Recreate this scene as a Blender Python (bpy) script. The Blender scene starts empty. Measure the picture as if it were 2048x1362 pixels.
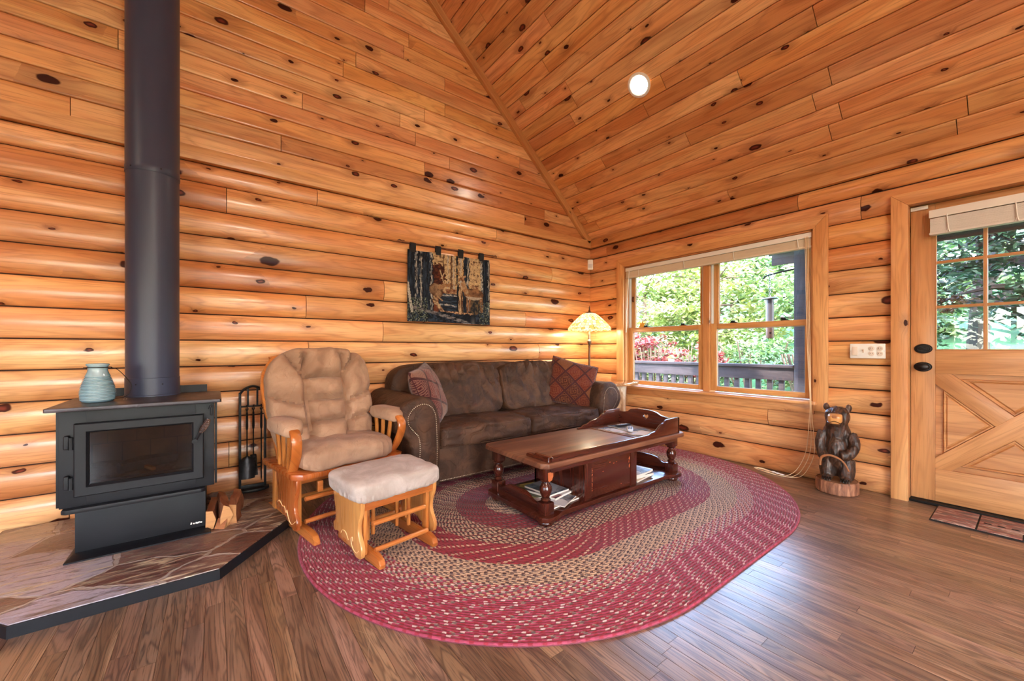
import bpy, bmesh, math, random
from mathutils import Vector, Matrix, noise as mnoise
R = random.Random(7)
SC = bpy.context.scene
COL = SC.collection
PI = math.pi

# ------------------------------------------------------------------ mesh builder
class MB:
    """collects vertices and faces; build() links them as ONE mesh object"""
    def __init__(s):
        s.v = []; s.f = []; s.uv = []; s.col = []; s.mi = []; s.sm = []
        s.has_uv = False; s.has_col = False
    def add(s, vs, fs, uv=None, col=None, mi=0, smooth=True, M=None):
        o = len(s.v)
        for p in vs:
            p = Vector(p)
            s.v.append(M @ p if M is not None else p)
        for k, f in enumerate(fs):
            s.f.append([i + o for i in f])
            if uv is not None:
                s.has_uv = True; s.uv.append([uv[i] for i in f])
            else:
                s.uv.append(None)
            if col is not None:
                s.has_col = True
                s.col.append(col[k] if isinstance(col, list) else col)
            else:
                s.col.append(None)
            s.mi.append(mi); s.sm.append(smooth)
        return s
    def addbm(s, bm, M=None, mi=0, smooth=True, col=None):
        bm.verts.index_update()
        vs = [v.co.copy() for v in bm.verts]
        fs = [[v.index for v in f.verts] for f in bm.faces]
        s.add(vs, fs, mi=mi, smooth=smooth, M=M, col=col)
        bm.free()
        return s
    def box(s, c, d, bev=0.0, rot=None, seg=2, mi=0, col=None):
        bm = bmesh.new()
        bmesh.ops.create_cube(bm, size=1.0)
        bmesh.ops.scale(bm, vec=d, verts=bm.verts)
        if bev > 0:
            b = min(bev, min(d) * .49)
            bmesh.ops.bevel(bm, geom=bm.edges[:], offset=b, segments=seg, profile=.6, affect='EDGES')
        M = Matrix.Translation(c)
        if rot is not None:
            M = M @ (rot.to_4x4() if hasattr(rot, 'to_4x4') else rot)
        return s.addbm(bm, M, mi=mi, col=col)
    def span(s, a, b, bev=0.0, seg=2, mi=0, col=None):
        c = [(a[i] + b[i]) / 2 for i in range(3)]; d = [abs(b[i] - a[i]) for i in range(3)]
        return s.box(c, d, bev, seg=seg, mi=mi, col=col)
    def prism(s, pts, z0, z1, bev=0.0, M=None, mi=0, seg=2, col=None):
        """pts: xy outline (ccw), extruded from z0 to z1"""
        bm = bmesh.new()
        lo = [bm.verts.new((p[0], p[1], z0)) for p in pts]
        hi = [bm.verts.new((p[0], p[1], z1)) for p in pts]
        n = len(pts)
        bm.faces.new(lo[::-1]); bm.faces.new(hi)
        for i in range(n):
            bm.faces.new((lo[i], lo[(i + 1) % n], hi[(i + 1) % n], hi[i]))
        bm.normal_update()
        if bev > 0:
            es = [e for e in bm.edges if abs(e.verts[0].co.z - e.verts[1].co.z) < 1e-7 or e.calc_face_angle(0) > .5]
            bmesh.ops.bevel(bm, geom=es, offset=bev, segments=seg, profile=.6, affect='EDGES', clamp_overlap=True)
        return s.addbm(bm, M, mi=mi, col=col)
    def tube(s, path, r, n=8, cap=True, mi=0, closed=False, col=None):
        path = [Vector(p) for p in path]; m = len(path)
        rs = r if isinstance(r, (list, tuple)) else [r] * m
        vs = []; fs = []
        t0 = None; up = None
        for i, p in enumerate(path):
            if closed:
                t = (path[(i + 1) % m] - path[i - 1])
            elif i == 0: t = path[1] - path[0]
            elif i == m - 1: t = path[-1] - path[-2]
            else: t = (path[i + 1] - path[i]).normalized() + (path[i] - path[i - 1]).normalized()
            t = t.normalized() if t.length > 1e-9 else Vector((0, 0, 1))
            if up is None:
                up = Vector((0, 0, 1)) if abs(t.z) < .9 else Vector((1, 0, 0))
            up = (up - t * up.dot(t))
            if up.length < 1e-6: up = t.orthogonal()
            up.normalize()
            sd = t.cross(up)
            for k in range(n):
                a = 2 * PI * k / n
                vs.append(p + (sd * math.cos(a) + up * math.sin(a)) * rs[i])
        for i in range(m - (0 if closed else 1)):
            j = (i + 1) % m
            for k in range(n):
                l = (k + 1) % n
                fs.append((i * n + k, i * n + l, j * n + l, j * n + k))
        if cap and not closed:
            fs.append(tuple(range(n))[::-1]); fs.append(tuple((m - 1) * n + k for k in range(n)))
        return s.add(vs, fs, mi=mi, col=col)
    def lathe(s, prof, n=24, M=None, mi=0, cap=True, col=None):
        """prof: (radius, z) from bottom to top"""
        vs = []; fs = []
        m = len(prof)
        for (r, z) in prof:
            for k in range(n):
                a = 2 * PI * k / n
                vs.append((r * math.cos(a), r * math.sin(a), z))
        for i in range(m - 1):
            for k in range(n):
                l = (k + 1) % n
                fs.append((i * n + k, i * n + l, (i + 1) * n + l, (i + 1) * n + k))
        if cap:
            if prof[0][0] > 1e-5: fs.append(tuple(range(n))[::-1])
            if prof[-1][0] > 1e-5: fs.append(tuple((m - 1) * n + k for k in range(n)))
        return s.add(vs, fs, M=M, mi=mi, col=col)
    def grid(s, fn, nu, nv, uvfn=None, closed_u=False, mi=0, colfn=None, flip=False):
        vs = [fn(i / (nu if closed_u else nu - 1), j / (nv - 1)) for j in range(nv) for i in range(nu)]
        fs = []; cs = []
        for j in range(nv - 1):
            for i in range(nu if closed_u else nu - 1):
                k = (i + 1) % nu
                q = (j * nu + i, j * nu + k, (j + 1) * nu + k, (j + 1) * nu + i)
                fs.append(q[::-1] if flip else q)
                if colfn: cs.append(colfn((i + .5) / (nu - 1), (j + .5) / (nv - 1)))
        uv = None
        if uvfn: uv = [uvfn(i / (nu - 1), j / (nv - 1)) for j in range(nv) for i in range(nu)]
        return s.add(vs, fs, uv=uv, mi=mi, col=cs if colfn else None)
    def pillow(s, c, d, e=.55, nu=36, nv=20, rot=None, fn=None, mi=0, pw=None):
        """rounded box (superellipsoid) with an optional displacement fn(unit_dir, point)->Vector"""
        vs = []; fs = []
        ex = pw or e
        def nrm(x, y, p):
            k = (abs(x) ** (2 / p) + abs(y) ** (2 / p)) ** (p / 2)
            return x / k, y / k
        def sq(q):                                  # evenly along the outline of a square
            q = (q % 1.0) * 4; k = int(q); w = 2 * (q - k) - 1
            return [(1, w), (-w, 1), (-1, -w), (w, -1)][k]
        for j in range(nv + 1):
            q = 4.0 * j / nv
            c_, s_ = (q, -1.0) if q < 1 else (1.0, q - 2) if q < 3 else (4 - q, 1.0)
            ct, st = nrm(c_, s_, e)
            for i in range(nu):
                ca, sa = nrm(*sq(i / nu), ex)
                p = Vector((d[0] / 2 * ct * ca, d[1] / 2 * ct * sa, d[2] / 2 * st))
                if fn: p = fn(p)
                vs.append(p)
        for j in range(nv):
            for i in range(nu):
                k = (i + 1) % nu
                fs.append((j * nu + i, j * nu + k, (j + 1) * nu + k, (j + 1) * nu + i))
        M = Matrix.Translation(c)
        if rot is not None: M = M @ rot.to_4x4()
        return s.add(vs, fs, M=M, mi=mi)
    def build(s, name, mats, parent=None, sharp=35, loc=None, merge=False):
        me = bpy.data.meshes.new(name)
        me.from_pydata([tuple(p) for p in s.v], [], s.f)
        if not isinstance(mats, (list, tuple)): mats = [mats]
        for m in mats: me.materials.append(m)
        me.polygons.foreach_set('material_index', s.mi)
        me.polygons.foreach_set('use_smooth', [bool(x) for x in s.sm])
        if s.has_uv:
            l = me.uv_layers.new(name='UVMap')
            flat = []
            for k, f in enumerate(s.f):
                q = s.uv[k]
                for i in range(len(f)):
                    flat += list(q[i]) if q else [0.0, 0.0]
            l.data.foreach_set('uv', flat)
        if s.has_col:
            ca = me.color_attributes.new('tone', 'FLOAT_COLOR', 'CORNER')
            flat = []
            for k, f in enumerate(s.f):
                c = s.col[k] or (1, 1, 1)
                flat += [c[0], c[1], c[2], 1.0] * len(f)
            ca.data.foreach_set('color', flat)
        me.update(); me.validate()
        if merge:
            bm = bmesh.new(); bm.from_mesh(me); bmesh.ops.remove_doubles(bm, verts=bm.verts, dist=1e-5)
            bmesh.ops.recalc_face_normals(bm, faces=bm.faces); bm.to_mesh(me); bm.free()
        if sharp is not None:
            me.set_sharp_from_angle(angle=math.radians(sharp))
        o = bpy.data.objects.new(name, me); COL.objects.link(o)
        if parent is not None: o.parent = parent
        if loc: o.location = loc
        return o

def tag(o, label=None, cat=None, group=None, kind=None):
    if label: o['label'] = label
    if cat: o['category'] = cat
    if group: o['group'] = group
    if kind: o['kind'] = kind
    return o
def thing(name, label, cat, loc=(0, 0, 0), rz=0.0, group=None, kind=None):
    o = bpy.data.objects.new(name, None); COL.objects.link(o)
    o.empty_display_size = .1
    o.location = loc; o.rotation_euler = (0, 0, rz)
    return tag(o, label, cat, group, kind)
def sub(o, levels=1):
    m = o.modifiers.new('Subdivision', 'SUBSURF'); m.levels = levels; m.render_levels = levels
    return o
def rotm(ax, deg): return Matrix.Rotation(math.radians(deg), 4, ax)
def euler(x, y, z): return rotm('Z', z) @ rotm('Y', y) @ rotm('X', x)
def catmull(pts, n=8, closed=False):
    pts = [Vector(p) for p in pts]; m = len(pts); out = []
    rng = m if closed else m - 1
    for i in range(rng):
        if closed: p0, p1, p2, p3 = pts[i - 1], pts[i], pts[(i + 1) % m], pts[(i + 2) % m]
        else: p0, p1, p2, p3 = pts[max(i - 1, 0)], pts[i], pts[i + 1], pts[min(i + 2, m - 1)]
        for k in range(n):
            t = k / n
            out.append(.5 * ((2 * p1) + (p2 - p0) * t + (2 * p0 - 5 * p1 + 4 * p2 - p3) * t * t + (3 * p1 - p0 - 3 * p2 + p3) * t ** 3))
    if not closed: out.append(pts[-1])
    return out
def fbm(p, o=3):
    return mnoise.fractal(Vector(p), 1.0, 2.0, o)
def S(r, g, b):
    """sRGB 0-255 -> linear"""
    f = lambda c: (c / 255 / 12.92) if c / 255 <= .04045 else ((c / 255 + .055) / 1.055) ** 2.4
    return (f(r), f(g), f(b))

# ------------------------------------------------------------------ materials
class NT:
    def __init__(s, name):
        s.m = bpy.data.materials.new(name); s.m.use_nodes = True
        s.t = s.m.node_tree; s.t.nodes.clear()
        s.out = s.n('ShaderNodeOutputMaterial')
    def n(s, t, **k):
        x = s.t.nodes.new(t)
        for a, b in k.items(): setattr(x, a, b)
        return x
    def l(s, a, b): s.t.links.new(a, b)
    def put(s, sock, val):
        if hasattr(val, 'is_output'): s.l(val, sock)
        elif val is not None:
            if isinstance(val, (tuple, list)) and len(val) == 3 and sock.type == 'RGBA': val = (*val, 1)
            sock.default_value = val
    def math(s, op, a, b=None, c=None, clamp=False):
        x = s.n('ShaderNodeMath', operation=op, use_clamp=clamp)
        s.put(x.inputs[0], a); s.put(x.inputs[1], b); s.put(x.inputs[2], c)
        return x.outputs[0]
    def mix(s, fac, a, b, mode='MIX'):
        x = s.n('ShaderNodeMix', data_type='RGBA', blend_type=mode)
        s.put(x.inputs['Factor'], fac); s.put(x.inputs[6], a); s.put(x.inputs[7], b)
        return x.outputs[2]
    def ramp(s, fac, stops, interp='LINEAR'):
        x = s.n('ShaderNodeValToRGB'); s.put(x.inputs[0], fac)
        cr = x.color_ramp; cr.interpolation = interp
        while len(cr.elements) < len(stops): cr.elements.new(.5)
        for e, (p, c) in zip(cr.elements, stops):
            e.position = p
            e.color = (*c, 1) if isinstance(c, (tuple, list)) else (c, c, c, 1)
        return x.outputs[0]
    def smooth(s, x, a, b):
        r = s.n('ShaderNodeMapRange', interpolation_type='SMOOTHSTEP')
        s.put(r.inputs[0], x); r.inputs[1].default_value = a; r.inputs[2].default_value = b
        r.inputs[3].default_value = 0; r.inputs[4].default_value = 1
        return r.outputs[0]
    def coord(s, which='Object'):
        return s.n('ShaderNodeTexCoord').outputs[which]
    def scale(s, v, sc, loc=(0, 0, 0), rot=(0, 0, 0)):
        x = s.n('ShaderNodeMapping'); s.l(v, x.inputs[0]); x.inputs[3].default_value = sc
        x.inputs[1].default_value = loc; x.inputs[2].default_value = rot
        return x.outputs[0]
    def noise(s, v, sc=1.0, det=3.0, rough=.5, dist=0.0, d='3D'):
        x = s.n('ShaderNodeTexNoise', noise_dimensions=d); s.put(x.inputs['Vector'], v)
        x.inputs['Scale'].default_value = sc; x.inputs['Detail'].default_value = det
        x.inputs['Roughness'].default_value = rough; x.inputs['Distortion'].default_value = dist
        return x.outputs[0]
    def voro(s, v, sc=1.0, feat='F1', d='2D', rnd=1.0):
        x = s.n('ShaderNodeTexVoronoi', feature=feat, voronoi_dimensions=d); s.put(x.inputs['Vector'], v)
        x.inputs['Scale'].default_value = sc; x.inputs['Randomness'].default_value = rnd
        return x
    def attr(s, nm='tone'):
        x = s.n('ShaderNodeAttribute'); x.attribute_name = nm; return x.outputs['Color']
    def bsdf(s, col, rough=.5, metal=0.0, bump=None, bstr=.3, bdist=.01, coat=0.0, coatr=.2, spec=.5, sheen=0.0, alpha=None, emis=None, estr=0.0, trans=0.0, sss=0.0):
        b = s.n('ShaderNodeBsdfPrincipled')
        s.put(b.inputs['Base Color'], col); s.put(b.inputs['Roughness'], rough); s.put(b.inputs['Metallic'], metal)
        b.inputs['Coat Weight'].default_value = coat; b.inputs['Coat Roughness'].default_value = coatr
        b.inputs['Specular IOR Level'].default_value = spec
        if sheen:
            b.inputs['Sheen Weight'].default_value = sheen; b.inputs['Sheen Roughness'].default_value = .5
        if alpha is not None: s.put(b.inputs['Alpha'], alpha)
        if emis is not None:
            s.put(b.inputs['Emission Color'], emis); b.inputs['Emission Strength'].default_value = estr
        if trans: b.inputs['Transmission Weight'].default_value = trans
        if bump is not None:
            u = s.n('ShaderNodeBump'); s.l(bump, u.inputs['Height']); u.inputs['Strength'].default_value = bstr
            u.inputs['Distance'].default_value = bdist
            s.l(u.outputs[0], b.inputs['Normal'])
        s.l(b.outputs[0], s.out.inputs[0])
        return b

def plain(name, col, rough=.5, metal=0.0, var=.12, vs=14.0, **k):
    """one colour with a little procedural unevenness"""
    t = NT(name)
    nz = t.noise(t.coord(), vs, 4)
    c = t.mix(nz, tuple(x * (1 - var) for x in col), tuple(min(1, x * (1 + var)) for x in col))
    t.bsdf(c, rough, metal, bump=nz, bstr=k.pop('bstr', .08), **k)
    return t.m

def wood(name, light, mid, dark, src='UV', knots=.5, rough=.4, coat=.25, gs=1.0, tone=False, kdark=S(58, 22, 14), bstr=.15, streak=.5, ks=1.0, spec=.45, contrast=1.0):
    """sawn, lacquered wood; grain runs along u (or the named object axis)"""
    t = NT(name)
    if src == 'UV': v = t.coord('UV')
    else:
        ob = t.coord('Object')
        sp = t.n('ShaderNodeSeparateXYZ'); t.l(ob, sp.inputs[0])
        cb = t.n('ShaderNodeCombineXYZ')
        o = {'X': (0, 1, 2), 'Y': (1, 0, 2), 'Z': (2, 0, 1)}[src[-1]]
        t.l(sp.outputs[o[0]], cb.inputs[0]); 
        ad = t.math('ADD', sp.outputs[o[1]], t.math('MULTIPLY', sp.outputs[o[2]], .83))
        t.l(ad, cb.inputs[1])
        v = cb.outputs[0]
    halo = None
    if knots > 0:
        kv = t.scale(v, (2.6 * ks, 5.2 * ks, 1))
        # a slight wobble so knots are not perfect ellipses
        wob = t.n('ShaderNodeVectorMath', operation='ADD')
        nzc = t.n('ShaderNodeTexNoise', noise_dimensions='2D'); t.l(v, nzc.inputs['Vector']); nzc.inputs['Scale'].default_value = 22; nzc.inputs['Detail'].default_value = 1
        sc = t.n('ShaderNodeVectorMath', operation='SCALE'); t.l(nzc.outputs['Color'], sc.inputs[0]); sc.inputs[3].default_value = .07
        t.l(kv, wob.inputs[0]); t.l(sc.outputs[0], wob.inputs[1])
        vo = t.voro(wob.outputs[0], 1.0)
        d = vo.outputs['Distance']
        rgb = t.n('ShaderNodeSeparateColor'); t.l(vo.outputs['Color'], rgb.inputs[0])
        d = t.math('MULTIPLY', d, 1.0)
        on = t.math('GREATER_THAN', rgb.outputs[0], 1 - knots)
        rad = t.math('MULTIPLY_ADD', t.math('POWER', rgb.outputs[1], 2.5), .13, .03)
        dn = t.math('DIVIDE', d, rad)
        core = t.math('MULTIPLY', t.math('SUBTRACT', 1.0, t.smooth(dn, .85, 1.12)), on)
        halo = t.math('MULTIPLY', t.math('SUBTRACT', 1.0, t.smooth(dn, .8, 4.5)), on)
    # grain
    gv = v
    if halo is not None:
        sp2 = t.n('ShaderNodeSeparateXYZ'); t.l(v, sp2.inputs[0])
        cb2 = t.n('ShaderNodeCombineXYZ'); t.l(sp2.outputs[0], cb2.inputs[0])
        t.l(t.math('MULTIPLY_ADD', halo, .022, sp2.outputs[1]), cb2.inputs[1])
        gv = cb2.outputs[0]
    broad = t.noise(t.scale(gv, (.9 * gs, 7 * gs, 1)), 1.0, 2, .5, .25, '2D')
    rings = t.math('SINE', t.math('MULTIPLY', broad, 46.0))
    rings = t.math('MULTIPLY_ADD', rings, .5, .5)
    fine = t.noise(t.scale(gv, (3.5 * gs, 130 * gs, 1)), 1.0, 3, .6, 0, '2D')
    m1 = t.smooth(broad, .32, .68)
    c = t.mix(m1, light, mid)
    c = t.mix(t.math('MULTIPLY', t.math('POWER', rings, 3.0), .24 * contrast), c, dark)
    c = t.mix(t.math('MULTIPLY', t.smooth(fine, .5, .75), .42 * contrast), c, dark)
    st = t.noise(t.scale(v, (.45, 9, 1), loc=(31, 7, 0)), 1.0, 2, .5, .4, '2D')
    c = t.mix(t.math('MULTIPLY', t.smooth(st, .56, .72), streak), c, dark)
    if tone: c = t.mix(1.0, c, t.attr(), 'MULTIPLY')
    if knots > 0:
        c = t.mix(t.math('MULTIPLY', halo, .42), c, tuple(x * .62 for x in dark))
        kc = t.mix(t.math('MULTIPLY', t.smooth(dn, .1, .75), .95), t.mix(t.math('GREATER_THAN', rgb.outputs[2], .5), kdark, tuple(min(1, x * 4.5) for x in kdark)), kdark)
        c = t.mix(core, c, kc)
    h = t.math('MULTIPLY_ADD', fine, .5, t.math('MULTIPLY', rings, .3))
    rr = t.math('MULTIPLY_ADD', fine, .16, rough - .08)
    b = t.bsdf(c, rr, 0, bump=h, bstr=bstr, bdist=.002, coat=coat, coatr=rough * .5, spec=spec)
    if knots > 0:
        t.l(t.math('MULTIPLY_ADD', core, -coat * .8, coat), b.inputs['Coat Weight'])
        t.l(t.math('MULTIPLY_ADD', core, -spec * .7, spec), b.inputs['Specular IOR Level'])
    return t.m

LEAF = .5
def leafmat(name, stops, trans=.45, rough=.55):
    t = NT(name)
    oi = t.attr()
    sp = t.n('ShaderNodeSeparateColor'); t.l(oi, sp.inputs[0])
    c = t.ramp(sp.outputs[0], [(p, tuple(x * LEAF for x in q)) for p, q in stops])
    d = t.n('ShaderNodeBsdfDiffuse'); t.l(c, d.inputs[0])
    tr = t.n('ShaderNodeBsdfTranslucent'); t.l(c, tr.inputs[0])
    gl = t.n('ShaderNodeBsdfGlossy'); gl.inputs[1].default_value = rough; gl.inputs[0].default_value = (1, 1, 1, 1)
    mx = t.n('ShaderNodeMixShader'); mx.inputs[0].default_value = trans
    t.l(d.outputs[0], mx.inputs[1]); t.l(tr.outputs[0], mx.inputs[2])
    m2 = t.n('ShaderNodeMixShader'); m2.inputs[0].default_value = .05
    t.l(mx.outputs[0], m2.inputs[1]); t.l(gl.outputs[0], m2.inputs[2])
    t.l(m2.outputs[0], t.out.inputs[0])
    return t.m

def paneglass(name, tint=(1, 1, 1), refl=1.0, rough=.01):
    t = NT(name)
    lw = t.n('ShaderNodeLayerWeight'); lw.inputs[0].default_value = .5
    fr = t.math('MULTIPLY_ADD', t.math('POWER', lw.outputs['Facing'], 5.0), .96, .04)
    tr = t.n('ShaderNodeBsdfTransparent'); tr.inputs[0].default_value = (*tint, 1)
    gl = t.n('ShaderNodeBsdfGlossy'); gl.inputs[1].default_value = rough
    nz = t.noise(t.coord(), 3.0, 1)
    mx = t.n('ShaderNodeMixShader')
    t.l(t.math('MULTIPLY', fr, t.math('MULTIPLY_ADD', nz, .05, refl - .03)), mx.inputs[0])
    t.l(tr.outputs[0], mx.inputs[1]); t.l(gl.outputs[0], mx.inputs[2])
    t.l(mx.outputs[0], t.out.inputs[0])
    return t.m
# ------------------------------------------------------------------ wood families
PINE_L, PINE_M, PINE_D = S(236, 181, 124), S(220, 152, 96), S(142, 74, 40)
M_log = wood('log_pine', PINE_L, PINE_M, PINE_D, 'UV', knots=.66, rough=.34, coat=.35, tone=True, bstr=.1, ks=.86, streak=.22)
M_board = wood('tongue_and_groove_pine', PINE_L, PINE_M, PINE_D, 'UV', knots=.5, rough=.36, coat=.3, tone=True, ks=1.2, streak=.3)
M_trim = wood('casing_pine', S(226, 172, 116), S(208, 148, 94), S(160, 100, 56), 'UV', knots=.16, rough=.4, coat=.2, tone=True, streak=.2)
M_door = wood('door_fir', S(208, 156, 106), S(188, 134, 86), S(142, 92, 54), 'UV', knots=0, rough=.4, coat=.25, tone=True, streak=.3)
M_gap = plain('dark_gap', S(44, 24, 14), .9)

TS_ = [0, .02, .026, .07, .16, .3, .5, .7, .84, .93, .974, .98, 1]
def boards(mb, O, U, V, N, rows, prof, lim, joints=None, lo=1.4, hi=3.4, tone=None, seed=1, gap=.004, holes=(), amp=.04):
    """courses of boards on a plane: O + u*U + v*V + n*N.  rows: (v0, v1); prof(t)->n; lim(v)->(ua, ub)"""
    rr = random.Random(seed)
    O, U, V, N = Vector(O), Vector(U), Vector(V), Vector(N)
    for ri, (v0, v1) in enumerate(rows):
        cuts = [v0]
        for h in holes:
            for z in (h[2], h[3]):
                if v0 + .004 < z < v1 - .004: cuts.append(z)
        cuts = sorted(cuts) + [v1]
        ua, ub = min(lim(v0)[0], lim(v1)[0]), max(lim(v0)[1], lim(v1)[1])
        js = list((joints or {}).get(ri, []))
        if not js or (joints or {}).get('more'):
            x = ua + rr.uniform(.3, hi)
            while x < ub:
                if all(abs(x - q) > .7 for q in js): js.append(x)
                x += rr.uniform(lo, hi)
        js = sorted(q for q in js if ua + .05 < q < ub - .05)
        segs = list(zip([ua] + js, js + [ub]))
        for (a, b) in segs:
            tn = tone(rr) if tone else (1, 1, 1)
            du, dv = rr.uniform(0, 60), rr.uniform(0, 60)
            for c0, c1 in zip(cuts[:-1], cuts[1:]):
                parts = [(a + gap / 2, b - gap / 2)]
                for h in holes:
                    if c0 >= h[2] - .004 and c1 <= h[3] + .004:
                        nx = []
                        for p, q in parts:
                            if q <= h[0] or p >= h[1]: nx.append((p, q)); continue
                            if p < h[0]: nx.append((p, h[0]))
                            if q > h[1]: nx.append((h[1], q))
                        parts = nx
                for p, q in parts:
                    if q - p < .004: continue
                    n = len(TS_) - 1
                    vs = []; uv = []
                    nu = max(2, int((q - p) / .5) + 1)
                    for j in range(n + 1):
                        v = c0 + (c1 - c0) * TS_[j]
                        la, lb = lim(v)
                        pa = max(p, la) if p <= ua + .01 else p
                        qb = min(q, lb) if q >= ub - .01 else q
                        pa, qb = max(pa, la), min(qb, lb)
                        if qb < pa: qb = pa
                        t = (v - v0) / (v1 - v0)
                        for i in range(nu):
                            u = pa + (qb - pa) * i / (nu - 1)
                            vs.append(O + U * u + V * v + N * (prof(t)))
                            uv.append((u + du, v + dv))
                    fs = [(j * nu + i, j * nu + i + 1, (j + 1) * nu + i + 1, (j + 1) * nu + i) for j in range(n) for i in range(nu - 1)]
                    # end grain of the board, back to the plane
                    for e in (0, nu - 1):
                        o = len(vs)
                        for j in (range(n + 1)):
                            vs.append(vs[j * nu + e] - N * (prof(TS_[j]) + .02)); uv.append((vs[-1].dot(U) + du, j * .01 + dv))
                        for j in range(n):
                            fs.append((j * nu + e, (j + 1) * nu + e, o + j + 1, o + j))
                    mb.add(vs, fs, uv=uv, col=tn)

def log_prof(t, d=.035):
    x = abs(2 * t - 1)
    return d * (1 - x ** 2.8) ** .8 - .018 * (x > .955)
def tg_prof(t):
    x = min(t, 1 - t)
    return .012 * min(1.0, x / .035) - .005 * (x < .014)
def tone_log(r):
    k = r.random(); b = r.uniform(.84, 1.1)
    if k < .16: return (b * .86, b * .72, b * .66)
    if k < .35: return (b * 1.04, b * 1.1, b * 1.16)
    return (b, b * r.uniform(.93, 1.03), b * r.uniform(.88, 1.04))
def tone_tg(r):
    k = r.random(); b = r.uniform(.84, 1.06)
    if k < .16: return (b * .84, b * .68, b * .60)
    if k < .3: return (b * 1.08, b * 1.14, b * 1.2)
    return (b, b * r.uniform(.88, 1.0), b * r.uniform(.8, 1.0))

XL, YB = -7.0, -6.6          # far walls behind the camera
CZ, CS = 2.45, .885          # eaves height and pitch of the ceiling
RX = XL / 2
LOGS = [(-.005, .022 + .1829)] + [(.022 + .1829 * k, .022 + .1829 * (k + 1)) for k in range(1, 12)] + [(2.2168, 2.35)]

# ---- back wall (stove wall): logs below, boards in the gable
J = {0: [-4.6, -2.1], 1: [-3.825, -1.2], 2: [-2.9], 3: [-1.4, -4.5], 4: [-2.132, -5.3], 5: [-3.311, -.9], 6: [-2.717, -5.6], 7: [-3.328, -1.1], 8: [-2.708, -5.0], 9: [-5.4, -1.6],
     10: [-4.9, -.7], 11: [-3.839], 12: [-3.248, -1.5], 'more': False}
mb = MB()
boards(mb, (0, 0, 0), (1, 0, 0), (0, 0, 1), (0, -1, 0), LOGS, log_prof, lambda v: (XL, 0), J, tone=tone_log, seed=5)
gz = lambda v: (max(XL, XL + max(0, v - CZ) / CS), min(0, -max(0, v - CZ) / CS))
rows = [(2.448 + .127 * k, 2.448 + .127 * (k + 1)) for k in range(25) if 2.448 + .127 * k < CZ - CS * RX]
boards(mb, (0, 0, 0), (1, 0, 0), (0, 0, 1), (0, -1, 0), rows, tg_prof, gz, {0: [-4.6, -1.1], 1: [-3.499, -.8], 'more': False}, .8, 3.2, tone_tg, 11)
wall_back = mb.build('wall_back', [M_log], sharp=50); wall_back['kind'] = 'structure'
# gable boards use their own material
for p in wall_back.data.polygons: pass
wall_back.data.materials.append(M_board)
for p in wall_back.data.polygons:
    if p.center.z > 2.445: p.material_index = 1
mb = MB(); mb.span((XL - .16, .006, -.12), (.16, .16, 6.2)); o = mb.build('wall_back', M_gap); o['kind'] = 'structure'
# corner log ends and the trim between logs and gable boards
def plank(mb, a, b, bev=.004, axis=0, tn=(1, 1, 1), seed=0):
    """a sawn board with grain coordinates along its long axis"""
    rr = random.Random(seed * 7919 + int(abs(a[0]) * 991 + abs(a[1]) * 577 + abs(a[2]) * 313))
    bm = bmesh.new(); bmesh.ops.create_cube(bm, size=1.0)
    d = [abs(b[i] - a[i]) for i in range(3)]
    bmesh.ops.scale(bm, vec=d, verts=bm.verts)
    if bev: bmesh.ops.bevel(bm, geom=bm.edges[:], offset=min(bev, min(d) * .45), segments=2, profile=.6, affect='EDGES')
    c = Vector([(a[i] + b[i]) / 2 for i in range(3)])
    oth = [i for i in range(3) if i != axis]
    du, dv = rr.uniform(0, 50), rr.uniform(0, 50)
    bm.verts.index_update()
    vs = [v.co + c for v in bm.verts]
    uv = [(p[axis] + du, p[oth[0]] + p[oth[1]] + dv) for p in vs]
    mb.add(vs, [[v.index for v in f.verts] for f in bm.faces], uv=uv, col=tn); bm.free()
mb = MB(); plank(mb, (XL, -.055, 2.35), (0, .0, 2.446), .006, 0, (1.02, 1.02, 1)); o = mb.build('trim_1', M_trim); o['kind'] = 'structure'
mb = MB(); plank(mb, (-.052, YB, 2.35), (.0, -.055, 2.452), .012, 1, (.92, .86, .8)); o = mb.build('trim_2', M_trim); o['kind'] = 'structure'
# rake board that covers the joint of gable and ceiling, on both slopes
SL = math.hypot(1, CS)
for k, sx, x0 in ((3, -1, 0.0), (4, 1, XL)):
    mb = MB()
    L = -RX * SL
    plank(mb, (.02, -.055, .004), (L - .03, -.012, .088), .006, 0, (.84, .76, .68), k)
    D, Nn, O = Vector((sx / SL, 0, CS / SL)), Vector((sx * CS / SL, 0, -1 / SL)), Vector((x0, 0, CZ))
    mb.v = [O + D * p.x + Nn * p.z + Vector((0, p.y, 0)) for p in mb.v]
    o = mb.build('trim_%d' % k, M_trim, merge=True); o['kind'] = 'structure'

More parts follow.
